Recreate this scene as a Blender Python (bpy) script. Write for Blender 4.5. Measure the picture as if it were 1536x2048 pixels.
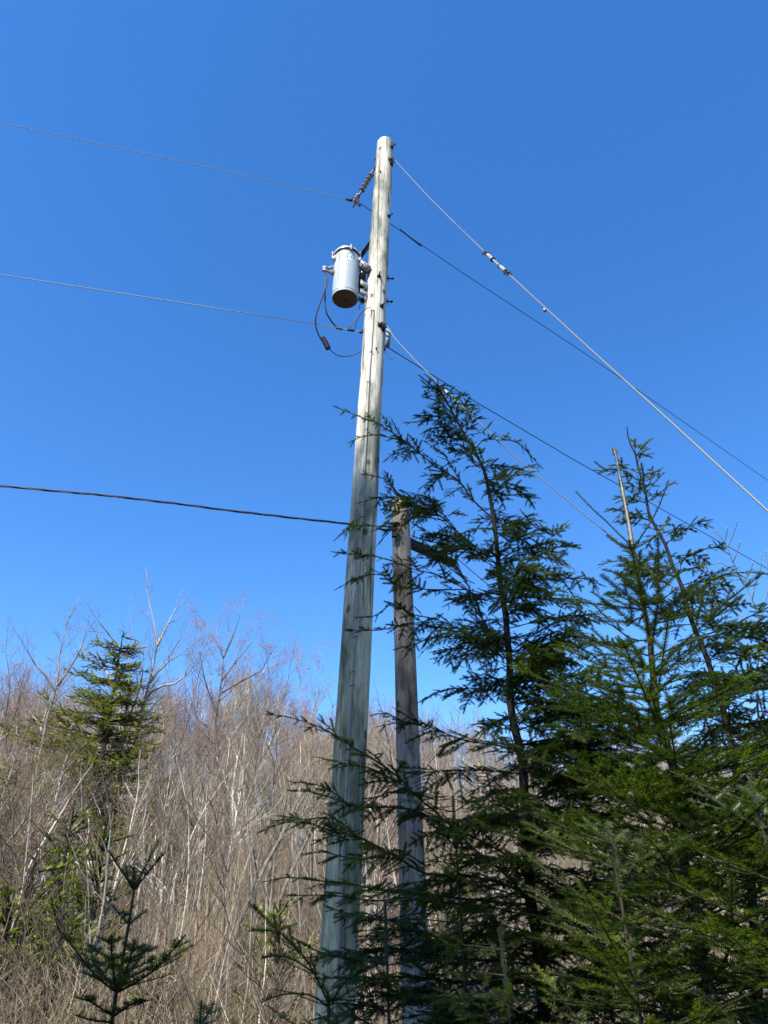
import bpy, math, random
import numpy as np
from mathutils import Vector, Matrix
R = math.radians
for o in list(bpy.data.objects): bpy.data.objects.remove(o)
sc = bpy.context.scene
COL = sc.collection
random.seed(11)

# ------------------------------------------------------------------ camera
CAMZ = 1.6
PITCH = R(30.0)
F = 1518.0                       # focal length in pixels of the 1536x2048 photograph
cam_d = bpy.data.cameras.new('camera')
cam_d.sensor_fit = 'VERTICAL'
cam_d.sensor_height = 36.0
cam_d.lens = 36.0 * F / 2048.0
cam_d.clip_start = 0.05
cam_d.clip_end = 3000
cam = bpy.data.objects.new('camera', cam_d)
COL.objects.link(cam)
cam.location = (0, 0, CAMZ)
cam.rotation_euler = (R(90) + PITCH, 0, 0)
sc.camera = cam
sc.render.resolution_x = 768
sc.render.resolution_y = 1024
sc.render.engine = 'CYCLES'

# ------------------------------------------------------------------ light
SUN_EL = R(50.0)
SUN_OFF = R(33.0)                # the sun stands behind the viewer, this far to the left
sun_dir = Vector((-math.sin(SUN_OFF) * math.cos(SUN_EL), -math.cos(SUN_OFF) * math.cos(SUN_EL), math.sin(SUN_EL)))
world = bpy.data.worlds.new('World')
sc.world = world
world.use_nodes = True
wn = world.node_tree
for n in list(wn.nodes): wn.nodes.remove(n)
sky = wn.nodes.new('ShaderNodeTexSky')
sky.sky_type = 'NISHITA'
sky.sun_disc = False
sky.sun_elevation = SUN_EL
sky.sun_rotation = math.pi + SUN_OFF
sky.air_density = 1.0
sky.dust_density = 0.15
sky.ozone_density = 3.2
sky.altitude = 600
hs = wn.nodes.new('ShaderNodeHueSaturation')
hs.inputs['Hue'].default_value = 0.506
hs.inputs['Saturation'].default_value = 1.28
bg = wn.nodes.new('ShaderNodeBackground')
bg.inputs['Strength'].default_value = 0.14
wo = wn.nodes.new('ShaderNodeOutputWorld')
wn.links.new(sky.outputs[0], hs.inputs['Color'])
wn.links.new(hs.outputs[0], bg.inputs[0])
wn.links.new(bg.outputs[0], wo.inputs[0])
sd = bpy.data.lights.new('sun', 'SUN')
sd.energy = 5.0
sd.angle = R(0.53)
sd.color = (1.0, 0.955, 0.88)
so = bpy.data.objects.new('sun', sd)
COL.objects.link(so)
so.rotation_euler = sun_dir.to_track_quat('Z', 'Y').to_euler()
so.location = (-10, -20, 30)
sc.view_settings.view_transform = 'Standard'
sc.view_settings.look = 'None'
sc.view_settings.exposure = 1.1
sc.view_settings.gamma = 1.0

# ------------------------------------------------------------------ helpers
CP, SP = math.cos(PITCH), math.sin(PITCH)
def P(px, py, D):
    """world point seen at photograph pixel (px, py), D metres ahead on the ground plan"""
    v = 1024.0 - py
    ry = F * CP - v * SP
    rz = F * SP + v * CP
    s = D / ry
    return np.array([(px - 768.0) * s, D, CAMZ + rz * s])
def PXM(py, D):
    """metres per photograph pixel there"""
    return D / (F * CP - (1024.0 - py) * SP)
def V3(a): return np.array(a, float)
def unit(v):
    v = np.asarray(v, float)
    return v / (np.linalg.norm(v) + 1e-12)

def mesh_np(name, verts, loops, sizes, mat, parent=None, smooth=False):
    me = bpy.data.meshes.new(name)
    verts = np.asarray(verts, np.float32); loops = np.asarray(loops, np.int32); sizes = np.asarray(sizes, np.int32)
    me.vertices.add(len(verts)); me.vertices.foreach_set('co', verts.ravel())
    me.loops.add(len(loops)); me.loops.foreach_set('vertex_index', loops)
    me.polygons.add(len(sizes))
    st = np.concatenate(([0], np.cumsum(sizes)[:-1])).astype(np.int32)
    me.polygons.foreach_set('loop_start', st)
    me.polygons.foreach_set('loop_total', sizes)
    if smooth: me.polygons.foreach_set('use_smooth', np.ones(len(sizes), bool))
    me.update(calc_edges=True)
    me.validate()
    me.materials.append(mat)
    o = bpy.data.objects.new(name, me)
    COL.objects.link(o)
    if parent is not None: o.parent = parent
    return o

class MB:
    """collects shapes for ONE mesh object; points in world space, `org` is subtracted on build"""
    def __init__(s): s.v = []; s.f = []; s.n = 0
    def add(s, verts, faces):
        verts = np.asarray(verts, float).reshape(-1, 3)
        for f in faces: s.f.append(tuple(int(i) + s.n for i in f))
        s.v.append(verts); s.n += len(verts)
        return s
    def tube(s, pts, rad, k=8, caps=True, twist=0.0):
        pts = [V3(p) for p in pts]; n = len(pts)
        if not hasattr(rad, '__len__'): rad = [rad] * n
        t0 = unit(pts[1] - pts[0])
        up = V3((0, 0, 1)) if abs(t0[2]) < 0.9 else V3((1, 0, 0))
        a = unit(np.cross(t0, up))
        vs = []
        for i in range(n):
            t = unit(pts[min(i + 1, n - 1)] - pts[max(i - 1, 0)])
            a = unit(a - t * np.dot(a, t)); b = np.cross(t, a)
            for j in range(k):
                th = 2 * math.pi * j / k + twist * i
                vs.append(pts[i] + (a * math.cos(th) + b * math.sin(th)) * rad[i])
        fs = []
        for i in range(n - 1):
            for j in range(k):
                fs.append((i * k + j, i * k + (j + 1) % k, (i + 1) * k + (j + 1) % k, (i + 1) * k + j))
        if caps:
            fs.append(tuple(range(k))[::-1]); fs.append(tuple((n - 1) * k + j for j in range(k)))
        return s.add(vs, fs)
    def box(s, c, sx, sy, sz, ax=None):
        """box centred on c; ax = 3 unit axes (rows)"""
        c = V3(c); A = np.eye(3) if ax is None else np.array(ax, float)
        vs = []
        for dx in (-1, 1):
            for dy in (-1, 1):
                for dz in (-1, 1):
                    vs.append(c + A[0] * dx * sx / 2 + A[1] * dy * sy / 2 + A[2] * dz * sz / 2)
        return s.add(vs, [(0, 1, 3, 2), (4, 6, 7, 5), (0, 4, 5, 1), (2, 3, 7, 6), (0, 2, 6, 4), (1, 5, 7, 3)])
    def lathe(s, base, axis, prof, k=24):
        """prof = [(distance along the axis, radius)...]"""
        axis = unit(axis)
        up = V3((0, 0, 1)) if abs(axis[2]) < 0.9 else V3((0, 1, 0))
        a = unit(np.cross(axis, up)); b = np.cross(axis, a)
        vs = []; base = V3(base)
        for (h, r) in prof:
            for j in range(k):
                th = 2 * math.pi * j / k
                vs.append(base + axis * h + (a * math.cos(th) + b * math.sin(th)) * max(r, 1e-4))
        fs = []
        n = len(prof)
        for i in range(n - 1):
            for j in range(k):
                fs.append((i * k + j, i * k + (j + 1) % k, (i + 1) * k + (j + 1) % k, (i + 1) * k + j))
        fs.append(tuple(range(k))[::-1]); fs.append(tuple((n - 1) * k + j for j in range(k)))
        return s.add(vs, fs)
    def ball(s, c, r, k=10):
        pr = [(-r * math.cos(math.pi * i / 8), r * math.sin(math.pi * i / 8)) for i in range(9)]
        return s.lathe(c, (0, 0, 1), pr, k)
    def build(s, name, mat, parent=None, smooth=True, bevel=0):
        org = V3(parent.location) if parent is not None and parent.parent is None else V3((0, 0, 0))
        if parent is not None and parent.parent is not None: org = V3(parent.parent.location)
        v = np.concatenate(s.v)
        if parent is None:
            org = v[np.argmin(v[:, 2])].copy()
        v = v - org
        loops = [i for f in s.f for i in f]; sizes = [len(f) for f in s.f]
        o = mesh_np(name, v, loops, sizes, mat, parent, False)
        if parent is None: o.location = org
        if smooth:
            for p in o.data.polygons: p.use_smooth = True
            try: o.data.set_sharp_from_angle(angle=R(38))
            except Exception: pass
        if bevel:
            m = o.modifiers.new('bevel', 'BEVEL'); m.width = bevel; m.segments = 2; m.limit_method = 'ANGLE'
        return o

def tag(o, label=None, cat=None, group=None, kind=None):
    if label: o['label'] = label
    if cat: o['category'] = cat
    if group: o['group'] = group
    if kind: o['kind'] = kind
    return o
def empty(name, loc, label=None, cat=None, group=None):
    o = bpy.data.objects.new(name, None); COL.objects.link(o)
    o.location = tuple(float(a) for a in loc); o.empty_display_size = 0.2
    return tag(o, label, cat, group)
def copy_tree(root, loc, rotz=0.0, sc_=(1, 1, 1), label=None, group=None, tilt=(0, 0)):
    c = root.copy(); COL.objects.link(c)
    c.location = loc; c.rotation_euler = (tilt[0], tilt[1], rotz); c.scale = sc_
    if label: c['label'] = label
    if group: c['group'] = group
    for ch in root.children:
        d = ch.copy(); COL.objects.link(d); d.parent = c
    return c
def resample(pts, step):
    pts = np.array(pts, float)
    # Catmull-Rom through the points, then even steps
    if len(pts) > 2:
        q = np.vstack([2 * pts[0] - pts[1], pts, 2 * pts[-1] - pts[-2]])
        out = []
        for i in range(1, len(q) - 2):
            for t in np.linspace(0, 1, 7)[:-1]:
                a, b, c, d = q[i - 1], q[i], q[i + 1], q[i + 2]
                out.append(.5 * (2 * b + (c - a) * t + (2 * a - 5 * b + 4 * c - d) * t * t + (3 * b - a - 3 * c + d) * t ** 3))
        out.append(q[-2]); pts = np.array(out)
    seg = np.linalg.norm(np.diff(pts, axis=0), axis=1)
    cum = np.concatenate(([0], np.cumsum(seg)))
    n = max(2, int(cum[-1] / step) + 1)
    s = np.linspace(0, cum[-1], n)
    return np.stack([np.interp(s, cum, pts[:, k]) for k in range(3)], 1), cum[-1]

def prisms(segs, k=3):
    """segs (n,8): p0 p1 r0 r1 -> verts, loops, sizes of open k-sided prisms"""
    S = np.asarray(segs, float)
    p0, p1, r0, r1 = S[:, :3], S[:, 3:6], S[:, 6:7], S[:, 7:8]
    d = p1 - p0; d /= (np.linalg.norm(d, axis=1, keepdims=True) + 1e-9)
    up = np.where(np.abs(d[:, 2:3]) < .9, np.array([[0, 0, 1.]]), np.array([[1., 0, 0]]))
    a = np.cross(d, up); a /= (np.linalg.norm(a, axis=1, keepdims=True) + 1e-9)
    b = np.cross(d, a)
    rings = []
    for (p, r) in ((p0, r0), (p1, r1)):
        for j in range(k):
            th = 2 * math.pi * j / k
            rings.append(p + (a * math.cos(th) + b * math.sin(th)) * r)
    v = np.stack(rings, 1)                       # n,2k,3
    n = len(S)
    f = []
    for j in range(k):
        f.append([j, (j + 1) % k, k + (j + 1) % k, k + j])
    f = np.array(f)[None] + (np.arange(n) * 2 * k)[:, None, None]
    return v.reshape(-1, 3), f.reshape(-1), np.full(n * k, 4)

# ------------------------------------------------------------------ materials
def mat(name, base, rough=.6, metal=0.0, spec=.5):
    m = bpy.data.materials.new(name); m.use_nodes = True
    b = m.node_tree.nodes['Principled BSDF']
    b.inputs['Base Color'].default_value = (*base, 1)
    b.inputs['Roughness'].default_value = rough
    b.inputs['Metallic'].default_value = metal
    b.inputs['Specular IOR Level'].default_value = spec
    return m, m.node_tree, b
def N(nt, t, **kw):
    n = nt.nodes.new(t)
    for k, v in kw.items():
        if k in n.inputs.keys(): n.inputs[k].default_value = v
        else: setattr(n, k, v)
    return n
def ramp(nt, src, stops):
    r = nt.nodes.new('ShaderNodeValToRGB')
    e = r.color_ramp.elements
    while len(e) < len(stops): e.new(.5)
    for i, (p, c) in enumerate(stops):
        e[i].position = p; e[i].color = (*c, 1) if len(c) == 3 else c
    nt.links.new(src, r.inputs[0])
    return r
def mixc(nt, fac, a, b, mode='MIX'):
    m = nt.nodes.new('ShaderNodeMix'); m.data_type = 'RGBA'; m.blend_type = mode
    for s, x in ((0, fac), (6, a), (7, b)):
        if hasattr(x, 'links') or hasattr(x, 'is_linked'): nt.links.new(x, m.inputs[s])
        elif isinstance(x, (int, float)): m.inputs[s].default_value = x
        else: m.inputs[s].default_value = (*x, 1)
    return m.outputs[2]
def noise(nt, coord, scale, detail=4, rough=.55, stretch=(1, 1, 1)):
    mp = nt.nodes.new('ShaderNodeMapping'); mp.inputs['Scale'].default_value = stretch
    nt.links.new(coord, mp.inputs[0])
    n = nt.nodes.new('ShaderNodeTexNoise'); n.inputs['Scale'].default_value = scale
    n.inputs['Detail'].default_value = detail; n.inputs['Roughness'].default_value = rough
    nt.links.new(mp.outputs[0], n.inputs['Vector'])
    return n.outputs[0]

def pole_mat(name, c_light, c_mid, c_dark, stain_shade, stain_shade_amt, low_z=None):
    m, nt, b = mat(name, c_mid, .85, 0, .2)
    co = nt.nodes.new('ShaderNodeTexCoord').outputs['Object']
    g = noise(nt, co, 55, 6, .65, (1, 1, .035))
    r = ramp(nt, g, [(.3, c_dark), (.47, c_mid), (.66, c_light)])
    g2 = noise(nt, co, 9, 5, .6, (1, 1, .12))
    r2 = ramp(nt, g2, [(.38, (1, 1, 1)), (.62, (0, 0, 0))])
    col = mixc(nt, r2.outputs[0], r.outputs[0], c_light)
    # broad grey-green stains and blotches, with dappled shadow painted in among them
    g3 = noise(nt, co, 3.2, 4, .55, (1, 1, .3))
    r3 = ramp(nt, g3, [(.47, (0, 0, 0)), (.62, (stain_shade_amt,) * 3)])
    col = mixc(nt, r3.outputs[0], col, stain_shade)
    g5 = noise(nt, co, 5.5, 6, .7, (1, 1, .22))
    r5 = ramp(nt, g5, [(.46, (1.05, 1.05, 1.05)), (.60, (.42, .44, .41))])
    col = mixc(nt, 1.0, col, r5.outputs[0], 'MULTIPLY')
    g6 = noise(nt, co, 34, 3, .6, (1, 1, .010))
    r6 = ramp(nt, g6, [(.34, (.12, .10, .08)), (.385, (1, 1, 1))])
    col = mixc(nt, .85, col, r6.outputs[0], 'MULTIPLY')
    # fine checks (drying cracks)
    g4 = noise(nt, co, 120, 3, .5, (1, 1, .012))
    r4 = ramp(nt, g4, [(.33, (.22, .20, .17)), (.42, (1, 1, 1))])
    col = mixc(nt, .8, col, r4.outputs[0], 'MULTIPLY')
    # knots
    mp = nt.nodes.new('ShaderNodeMapping'); mp.inputs['Scale'].default_value = (1, 1, .62)
    nt.links.new(co, mp.inputs[0])
    vo = nt.nodes.new('ShaderNodeTexVoronoi'); vo.inputs['Scale'].default_value = 5.0
    nt.links.new(mp.outputs[0], vo.inputs['Vector']); vo.inputs['Scale'].default_value = 6.5
    rk = ramp(nt, vo.outputs['Distance'], [(.10, (.16, .13, .09)), (.20, (1, 1, 1))])
    col = mixc(nt, .85, col, rk.outputs[0], 'MULTIPLY')
    if low_z is not None:      # shade colour painted on the lower half of the shaft, warmed against blue skylight
        sx = nt.nodes.new('ShaderNodeSeparateXYZ'); nt.links.new(co, sx.inputs[0])
        mr = nt.nodes.new('ShaderNodeMapRange'); nt.links.new(sx.outputs[2], mr.inputs[0])
        mr.inputs[1].default_value = low_z[1]; mr.inputs[2].default_value = low_z[0]
        mr.inputs[3].default_value = 0.0; mr.inputs[4].default_value = 1.0
        tint = mixc(nt, mr.outputs[0], (1, 1, 1), (.95, .88, .68))
        col = mixc(nt, 1.0, col, tint, 'MULTIPLY')
    nt.links.new(col, b.inputs['Base Color'])
    bp = nt.nodes.new('ShaderNodeBump'); bp.inputs['Strength'].default_value = .55; bp.inputs['Distance'].default_value = .004
    nt.links.new(g, bp.inputs['Height']); nt.links.new(bp.outputs[0], b.inputs['Normal'])
    return m
M = {}
M['pole'] = pole_mat('weathered_pole_wood', (.58, .55, .46), (.40, .37, .29), (.15, .135, .10), (.10, .12, .10), .9, (2.5, 6.0))
M['old_pole'] = pole_mat('grey_pole_wood', (.30, .27, .245), (.20, .17, .15), (.08, .065, .055), (.14, .095, .065), .8)
def varied(name, c1, c2, rough=.6, metal=0, scale=8, spec=.5, bump=0):
    m, nt, b = mat(name, c1, rough, metal, spec)
    co = nt.nodes.new('ShaderNodeTexCoord').outputs['Object']
    n = noise(nt, co, scale, 4)
    r = ramp(nt, n, [(.35, c1), (.65, c2)])
    nt.links.new(r.outputs[0], b.inputs['Base Color'])
    if bump:
        bp = nt.nodes.new('ShaderNodeBump'); bp.inputs['Strength'].default_value = .6; bp.inputs['Distance'].default_value = bump
        nt.links.new(n, bp.inputs['Height']); nt.links.new(bp.outputs[0], b.inputs['Normal'])
    return m
M['tank_seam'] = varied('seam_paint', (.24, .28, .28), (.33, .37, .37), .5, 0, 9)
M['tank'] = varied('tank_paint', (.33, .38, .385), (.40, .44, .44), .36, 0, 5)
M['tank_base'] = varied('tank_base', (.050, .044, .036), (.075, .064, .052), .85, 0, 12)
M['galv'] = varied('galvanized_steel', (.13, .14, .145), (.24, .25, .255), .55, .15, 30)
M['dark_metal'] = varied('dark_weathered_steel', (.012, .011, .011), (.035, .03, .028), .75, .1, 40, .25)
M['gasket'] = varied('gasket', (.014, .014, .016), (.03, .03, .03), .95, 0, 20, .1)
M['porcelain'] = varied('grey_porcelain', (.17, .19, .21), (.25, .275, .30), .3, 0, 10)
M['brown_porcelain'] = varied('brown_porcelain', (.018, .014, .022), (.035, .025, .03), .5, 0, 14)
M['alu'] = varied('aluminium_wire', (.36, .37, .38), (.44, .45, .46), .42, .2, 60)
M['copper_dark'] = varied('weathered_wire', (.03, .034, .045), (.06, .062, .07), .6, .1, 40, .3)
M['rubber'] = varied('black_insulation', (.008, .008, .010), (.018, .018, .02), .6, 0, 30, .3)
M['purple_rubber'] = varied('faded_black_insulation', (.010, .008, .022), (.018, .014, .032), .6, 0, 30, .3)
M['fiberglass'] = varied('fibreglass', (.12, .135, .13), (.18, .20, .195), .5, 0, 14)
M['pvc'] = varied('grey_pvc', (.19, .18, .165), (.27, .255, .235), .5, 0, 10)
M['decal'] = varied('white_decal', (.72, .73, .72), (.78, .78, .77), .5, 0, 10)
M['ink'] = varied('black_ink', (.02, .02, .025), (.03, .03, .03), .6, 0, 10)
M['arrester'] = varied('arrester_housing', (.16, .14, .15), (.24, .21, .22), .4, 0, 12)

def strand_mat():
    m, nt, b = mat('galvanized_strand', (.5, .53, .55), .5, .2)
    co = nt.nodes.new('ShaderNodeTexCoord').outputs['Object']
    w = nt.nodes.new('ShaderNodeTexWave'); w.inputs['Scale'].default_value = 45; w.bands_direction = 'DIAGONAL'
    nt.links.new(co, w.inputs['Vector'])
    r = ramp(nt, w.outputs[1], [(.2, (.055, .065, .07)), (.6, (.15, .17, .175))])
    nt.links.new(r.outputs[0], b.inputs['Base Color'])
    return m
M['strand'] = strand_mat()


def needle_mat(name, c1, c2, c3, trans=.35, under=(.16, .22, .19)):
    m = bpy.data.materials.new(name); m.use_nodes = True; nt = m.node_tree
    for n in list(nt.nodes): nt.nodes.remove(n)
    geo = nt.nodes.new('ShaderNodeNewGeometry')
    r = ramp(nt, geo.outputs['Random Per Island'], [(0, c1), (.55, c2), (1, c3)])
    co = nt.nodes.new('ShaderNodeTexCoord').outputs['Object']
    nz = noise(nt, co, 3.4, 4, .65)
    rr = ramp(nt, nz, [(.36, (.5, .58, .66)), (.52, (1.0, 1.0, .95)), (.66, (2.1, 1.95, 1.1))])  # clumped growth tone, with sun patches and deeper shade put into the colour
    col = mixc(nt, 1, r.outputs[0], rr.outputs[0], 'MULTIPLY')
    b = nt.nodes.new('ShaderNodeBsdfPrincipled')
    b.inputs['Roughness'].default_value = .45; b.inputs['Specular IOR Level'].default_value = .32
    nt.links.new(col, b.inputs['Base Color'])
    t = nt.nodes.new('ShaderNodeBsdfTranslucent')
    tc = mixc(nt, 1, col, (1.5, 1.7, .55), 'MULTIPLY')
    nt.links.new(tc, t.inputs[0])
    mx = nt.nodes.new('ShaderNodeMixShader'); mx.inputs[0].default_value = trans
    nt.links.new(b.outputs[0], mx.inputs[1]); nt.links.new(t.outputs[0], mx.inputs[2])
    out = nt.nodes.new('ShaderNodeOutputMaterial'); nt.links.new(mx.outputs[0], out.inputs[0])
    return m
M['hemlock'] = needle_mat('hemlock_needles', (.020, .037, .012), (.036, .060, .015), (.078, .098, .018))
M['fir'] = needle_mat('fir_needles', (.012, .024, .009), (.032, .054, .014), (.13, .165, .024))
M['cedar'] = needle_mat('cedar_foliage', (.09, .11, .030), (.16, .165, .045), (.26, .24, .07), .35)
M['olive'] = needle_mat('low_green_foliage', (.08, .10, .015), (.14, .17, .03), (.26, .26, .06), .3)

def bark(name, c1, c2, c3=None, scale=14, rough=.85, isl=None):
    m, nt, b = mat(name, c1, rough, 0, .25)
    co = nt.nodes.new('ShaderNodeTexCoord').outputs['Object']
    n = noise(nt, co, scale, 5, .65, (1, 1, .4))
    st = [(.35, c1), (.6, c2)] + ([(.72, c3)] if c3 else [])
    r = ramp(nt, n, st)
    oi = nt.nodes.new('ShaderNodeObjectInfo')
    rr = ramp(nt, oi.outputs['Random'], [(0, (.42, .42, .44)), (.5, (1, .98, .95)), (1, (1.4, 1.34, 1.24))])
    col = mixc(nt, 1, r.outputs[0], rr.outputs[0], 'MULTIPLY')
    if isl:  # random stem tone puts sunlit glints and dark gaps into the colour
        ge = nt.nodes.new('ShaderNodeNewGeometry')
        ri = ramp(nt, ge.outputs['Random Per Island'], [(0, (isl[0],) * 3), (1, (isl[1], isl[1] * .98, isl[1] * .94))])
        col = mixc(nt, 1, col, ri.outputs[0], 'MULTIPLY')
    nt.links.new(col, b.inputs['Base Color'])
    bp = nt.nodes.new('ShaderNodeBump'); bp.inputs['Strength'].default_value = .5; bp.inputs['Distance'].default_value = .01
    nt.links.new(n, bp.inputs['Height']); nt.links.new(bp.outputs[0], b.inputs['Normal'])
    return m
M['hem_bark'] = bark('hemlock_bark', (.010, .009, .008), (.026, .022, .019), (.055, .049, .043), 30)
M['fir_bark'] = bark('fir_bark', (.022, .018, .013), (.045, .036, .027), (.08, .068, .052), 26)
M['fir_leader'] = bark('fir_leader_bark', (.20, .17, .13), (.28, .25, .20), (.34, .30, .25), 30)
M['grey_bark'] = bark('grey_bark', (.13, .11, .09), (.25, .22, .185), (.42, .39, .34), 6)
M['birch'] = bark('pale_bark', (.36, .33, .29), (.52, .49, .44), (.66, .63, .58), 5)
M['twig'] = bark('grey_twigs', (.13, .11, .078), (.27, .23, .165), (.46, .41, .31), 4, isl=(.3, 1.7))
M['red_twig'] = bark('reddish_twigs', (.13, .095, .072), (.24, .18, .135), (.38, .305, .235), 4, isl=(.3, 1.7))
M['tan_twig'] = bark('tan_stems', (.20, .16, .105), (.38, .32, .22), (.58, .51, .39), 3, isl=(.55, 1.45))
M['cane'] = bark('dead_canes', (.13, .105, .075), (.27, .23, .17), (.45, .40, .31), 2, isl=(.15, 1.9))
M['dark_twig'] = bark('dark_brown_stems', (.06, .04, .032), (.12, .08, .06), (.18, .13, .10), 8)
M['bud'] = varied('red_buds', (.22, .11, .10), (.32, .19, .16), .6, 0, 3)
M['catkin'] = varied('silver_catkins', (.26, .24, .20), (.36, .33, .28), .8, 0, 20)

# ------------------------------------------------------------------ ground
def hill(x, y):
    def ss(t): t = min(max(t, 0), 1); return t * t * (3 - 2 * t)
    h = 0.17 * max(0, y - 9) * ss((y - 9) / 14.0) if y < 95 else 0.17 * 86 + (y - 95) * .012
    h += .35 * math.sin(x * .11 + 1.3) * ss((y - 9) / 20) + .25 * math.sin(y * .17 + x * .07) * ss((y - 9) / 20)
    return h
def build_ground():
    xs = np.concatenate([-np.geomspace(900, 4, 34), np.linspace(-3.4, 3.4, 9), np.geomspace(4, 900, 34)])
    ys = np.concatenate([-np.geomspace(600, 3, 16), np.linspace(-2, 30, 34), np.geomspace(31, 1600, 60)])
    v = np.array([[x, y, hill(x, y)] for y in ys for x in xs])
    nx = len(xs); f = []
    for j in range(len(ys) - 1):
        for i in range(nx - 1):
            f += [j * nx + i, j * nx + i + 1, (j + 1) * nx + i + 1, (j + 1) * nx + i]
    m, nt, b = mat('leaf_litter', (.2, .16, .1), .95, 0, .1)
    co = nt.nodes.new('ShaderNodeTexCoord').outputs['Object']
    n = noise(nt, co, 1.1, 8, .7)
    r = ramp(nt, n, [(.34, (.035, .028, .02)), (.47, (.09, .07, .045)), (.56, (.18, .15, .095)), (.66, (.08, .10, .025))])
    n2 = noise(nt, co, 22, 4, .7)
    r2 = ramp(nt, n2, [(.35, (.5, .5, .5)), (.65, (1.25, 1.2, 1.1))])
    nt.links.new(mixc(nt, 1, r.outputs[0], r2.outputs[0], 'MULTIPLY'), b.inputs['Base Color'])
    bp = nt.nodes.new('ShaderNodeBump'); bp.inputs['Distance'].default_value = .05
    nt.links.new(n2, bp.inputs['Height']); nt.links.new(bp.outputs[0], b.inputs['Normal'])
    o = mesh_np('ground', v, f, [4] * (len(f) // 4), m, None, True)
    tag(o, kind='structure')
build_ground()

# ------------------------------------------------------------------ main pole
PD = 6.0
RNG = np.random.default_rng(5)
def axis_z(a, b, z):
    t = (z - a[2]) / (b[2] - a[2]); return a + (b - a) * t
ptop = P(770.5, 287, PD); plow = P(677, 1900, PD)
pbase = axis_z(ptop, plow, -0.05)
PH = ptop[2]
def pole_c(z): return axis_z(ptop, plow, z)
def pole_r(z): return .137 - (.137 - .106) * (z / PH)
def shaft(c_of, r_of, top, n=70, k=40, seed=3, cutslope=0.0):
    rg = np.random.default_rng(seed); ph = rg.uniform(0, 6.3, 6)
    b = MB(); vs = []; zs = list(np.linspace(-.3, top - .012, n)) + [top]
    for i, z in enumerate(zs):
        c = c_of(z); r = r_of(z)
        if i == len(zs) - 1: r *= .93
        for j in range(k):
            th = 2 * math.pi * j / k
            q = r * (1 + .016 * math.sin(3 * th + ph[0] + z * .6) + .011 * math.sin(7 * th + ph[1] - z * 1.1) + .008 * math.sin(z * 4.2 + ph[2] + th) + .006 * math.sin(13 * th + ph[3]))
            vs.append((c[0] + q * math.cos(th), c[1] + q * math.sin(th), z + (cutslope * math.cos(th) * r if i >= len(zs) - 2 else 0)))
    fs = []
    for i in range(len(zs) - 1):
        for j in range(k): fs.append((i * k + j, i * k + (j + 1) % k, (i + 1) * k + (j + 1) % k, (i + 1) * k + j))
    fs.append(tuple((len(zs) - 1) * k + j for j in range(k)))
    return b.add(vs, fs)
pole = empty('utility_pole', (pbase[0], pbase[1], 0), 'tall pale weathered wooden utility pole carrying the grey transformer', 'utility pole')
shaft(pole_c, pole_r, PH).build('pole_shaft', M['pole'], pole)
def onpole(px, py, out=0.0, D0=PD):
    """point on the camera-side surface of the pole under a pixel"""
    p = P(px, py, D0)
    for _ in range(4):
        c = pole_c(p[2]); r = pole_r(p[2]) + out
        dx = p[0] - c[0]; dx = max(-r * .999, min(r * .999, dx))
        p = P(px, py, c[1] - math.sqrt(max(r * r - dx * dx, 0)))
    return p
# ground-wire moulding, stapled down the camera side
mp = [(747, 620), (745, 660), (742, 705), (738, 760), (736, 800), (733, 860), (730, 920), (727, 980), (723, 1050), (719, 1120), (715, 1190), (711, 1260), (706, 1340), (702, 1400), (697, 1480), (693, 1560), (689, 1650), (685, 1740), (681, 1830), (677, 1920), (672, 2040)]
pts = [onpole(x, y, .006) for x, y in mp]
last = pts[-1].copy(); last[2] = 0.0; last[0] -= .05; pts.append(last)
MB().tube(pts, .0105, 8).build('wire_moulding', M['pvc'], pole)
for (x, y) in [(745, 623), (742, 705), (737, 765), (733, 860), (728, 950), (724, 1035), (710, 1275), (705, 1345), (704, 1372), (696, 1500), (686, 1720)]:
    c = onpole(x, y, .004)
    cx = pole_c(c[2]); nrm = unit([c[0] - cx[0], c[1] - cx[1], 0]); tg = unit(np.cross([0, 0, 1], nrm))
    arc = [c + tg * .019 * math.cos(a) + nrm * .021 * math.sin(a) + V3((0, 0, .004 * math.cos(a))) for a in np.linspace(0, math.pi, 9)]
    MB().tube(arc, .0028, 6).build('staple', M['dark_metal'], pole)
# bolts, square washers and hooks of the guy attachments
def normal_at(p):
    c = pole_c(p[2]); return unit([p[0] - c[0], p[1] - c[1], 0])
def bolt(px, py, length=.05, head=.016, wash=.05, name='bolt', out=0.0):
    p = onpole(px, py); n = normal_at(p); tg = unit(np.cross([0, 0, 1], n)); b = MB()
    if wash: b.box(p + n * .004, wash, .006, wash, (tg, n, (0, 0, 1)))
    b.tube([p - n * .01, p + n * length], .008, 8)
    b.lathe(p + n * (.008), n, [(0, head), (.013, head)], 6)
    b.build(name, M['dark_metal'], pole, smooth=False)
    return p, n
bolt(783, 294, .07); bolt(780, 320, .05, wash=.06); bolt(777, 432, .06, wash=.05); bolt(758, 553, .07, wash=.04)
bolt(763, 612, .06, wash=.045); bolt(760, 650, .05, wash=.06); bolt(752, 698, .006, .008, 0)
for (x, y) in [(761, 344), (749, 351)]: bolt(x, y, .004, .010, 0)
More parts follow.
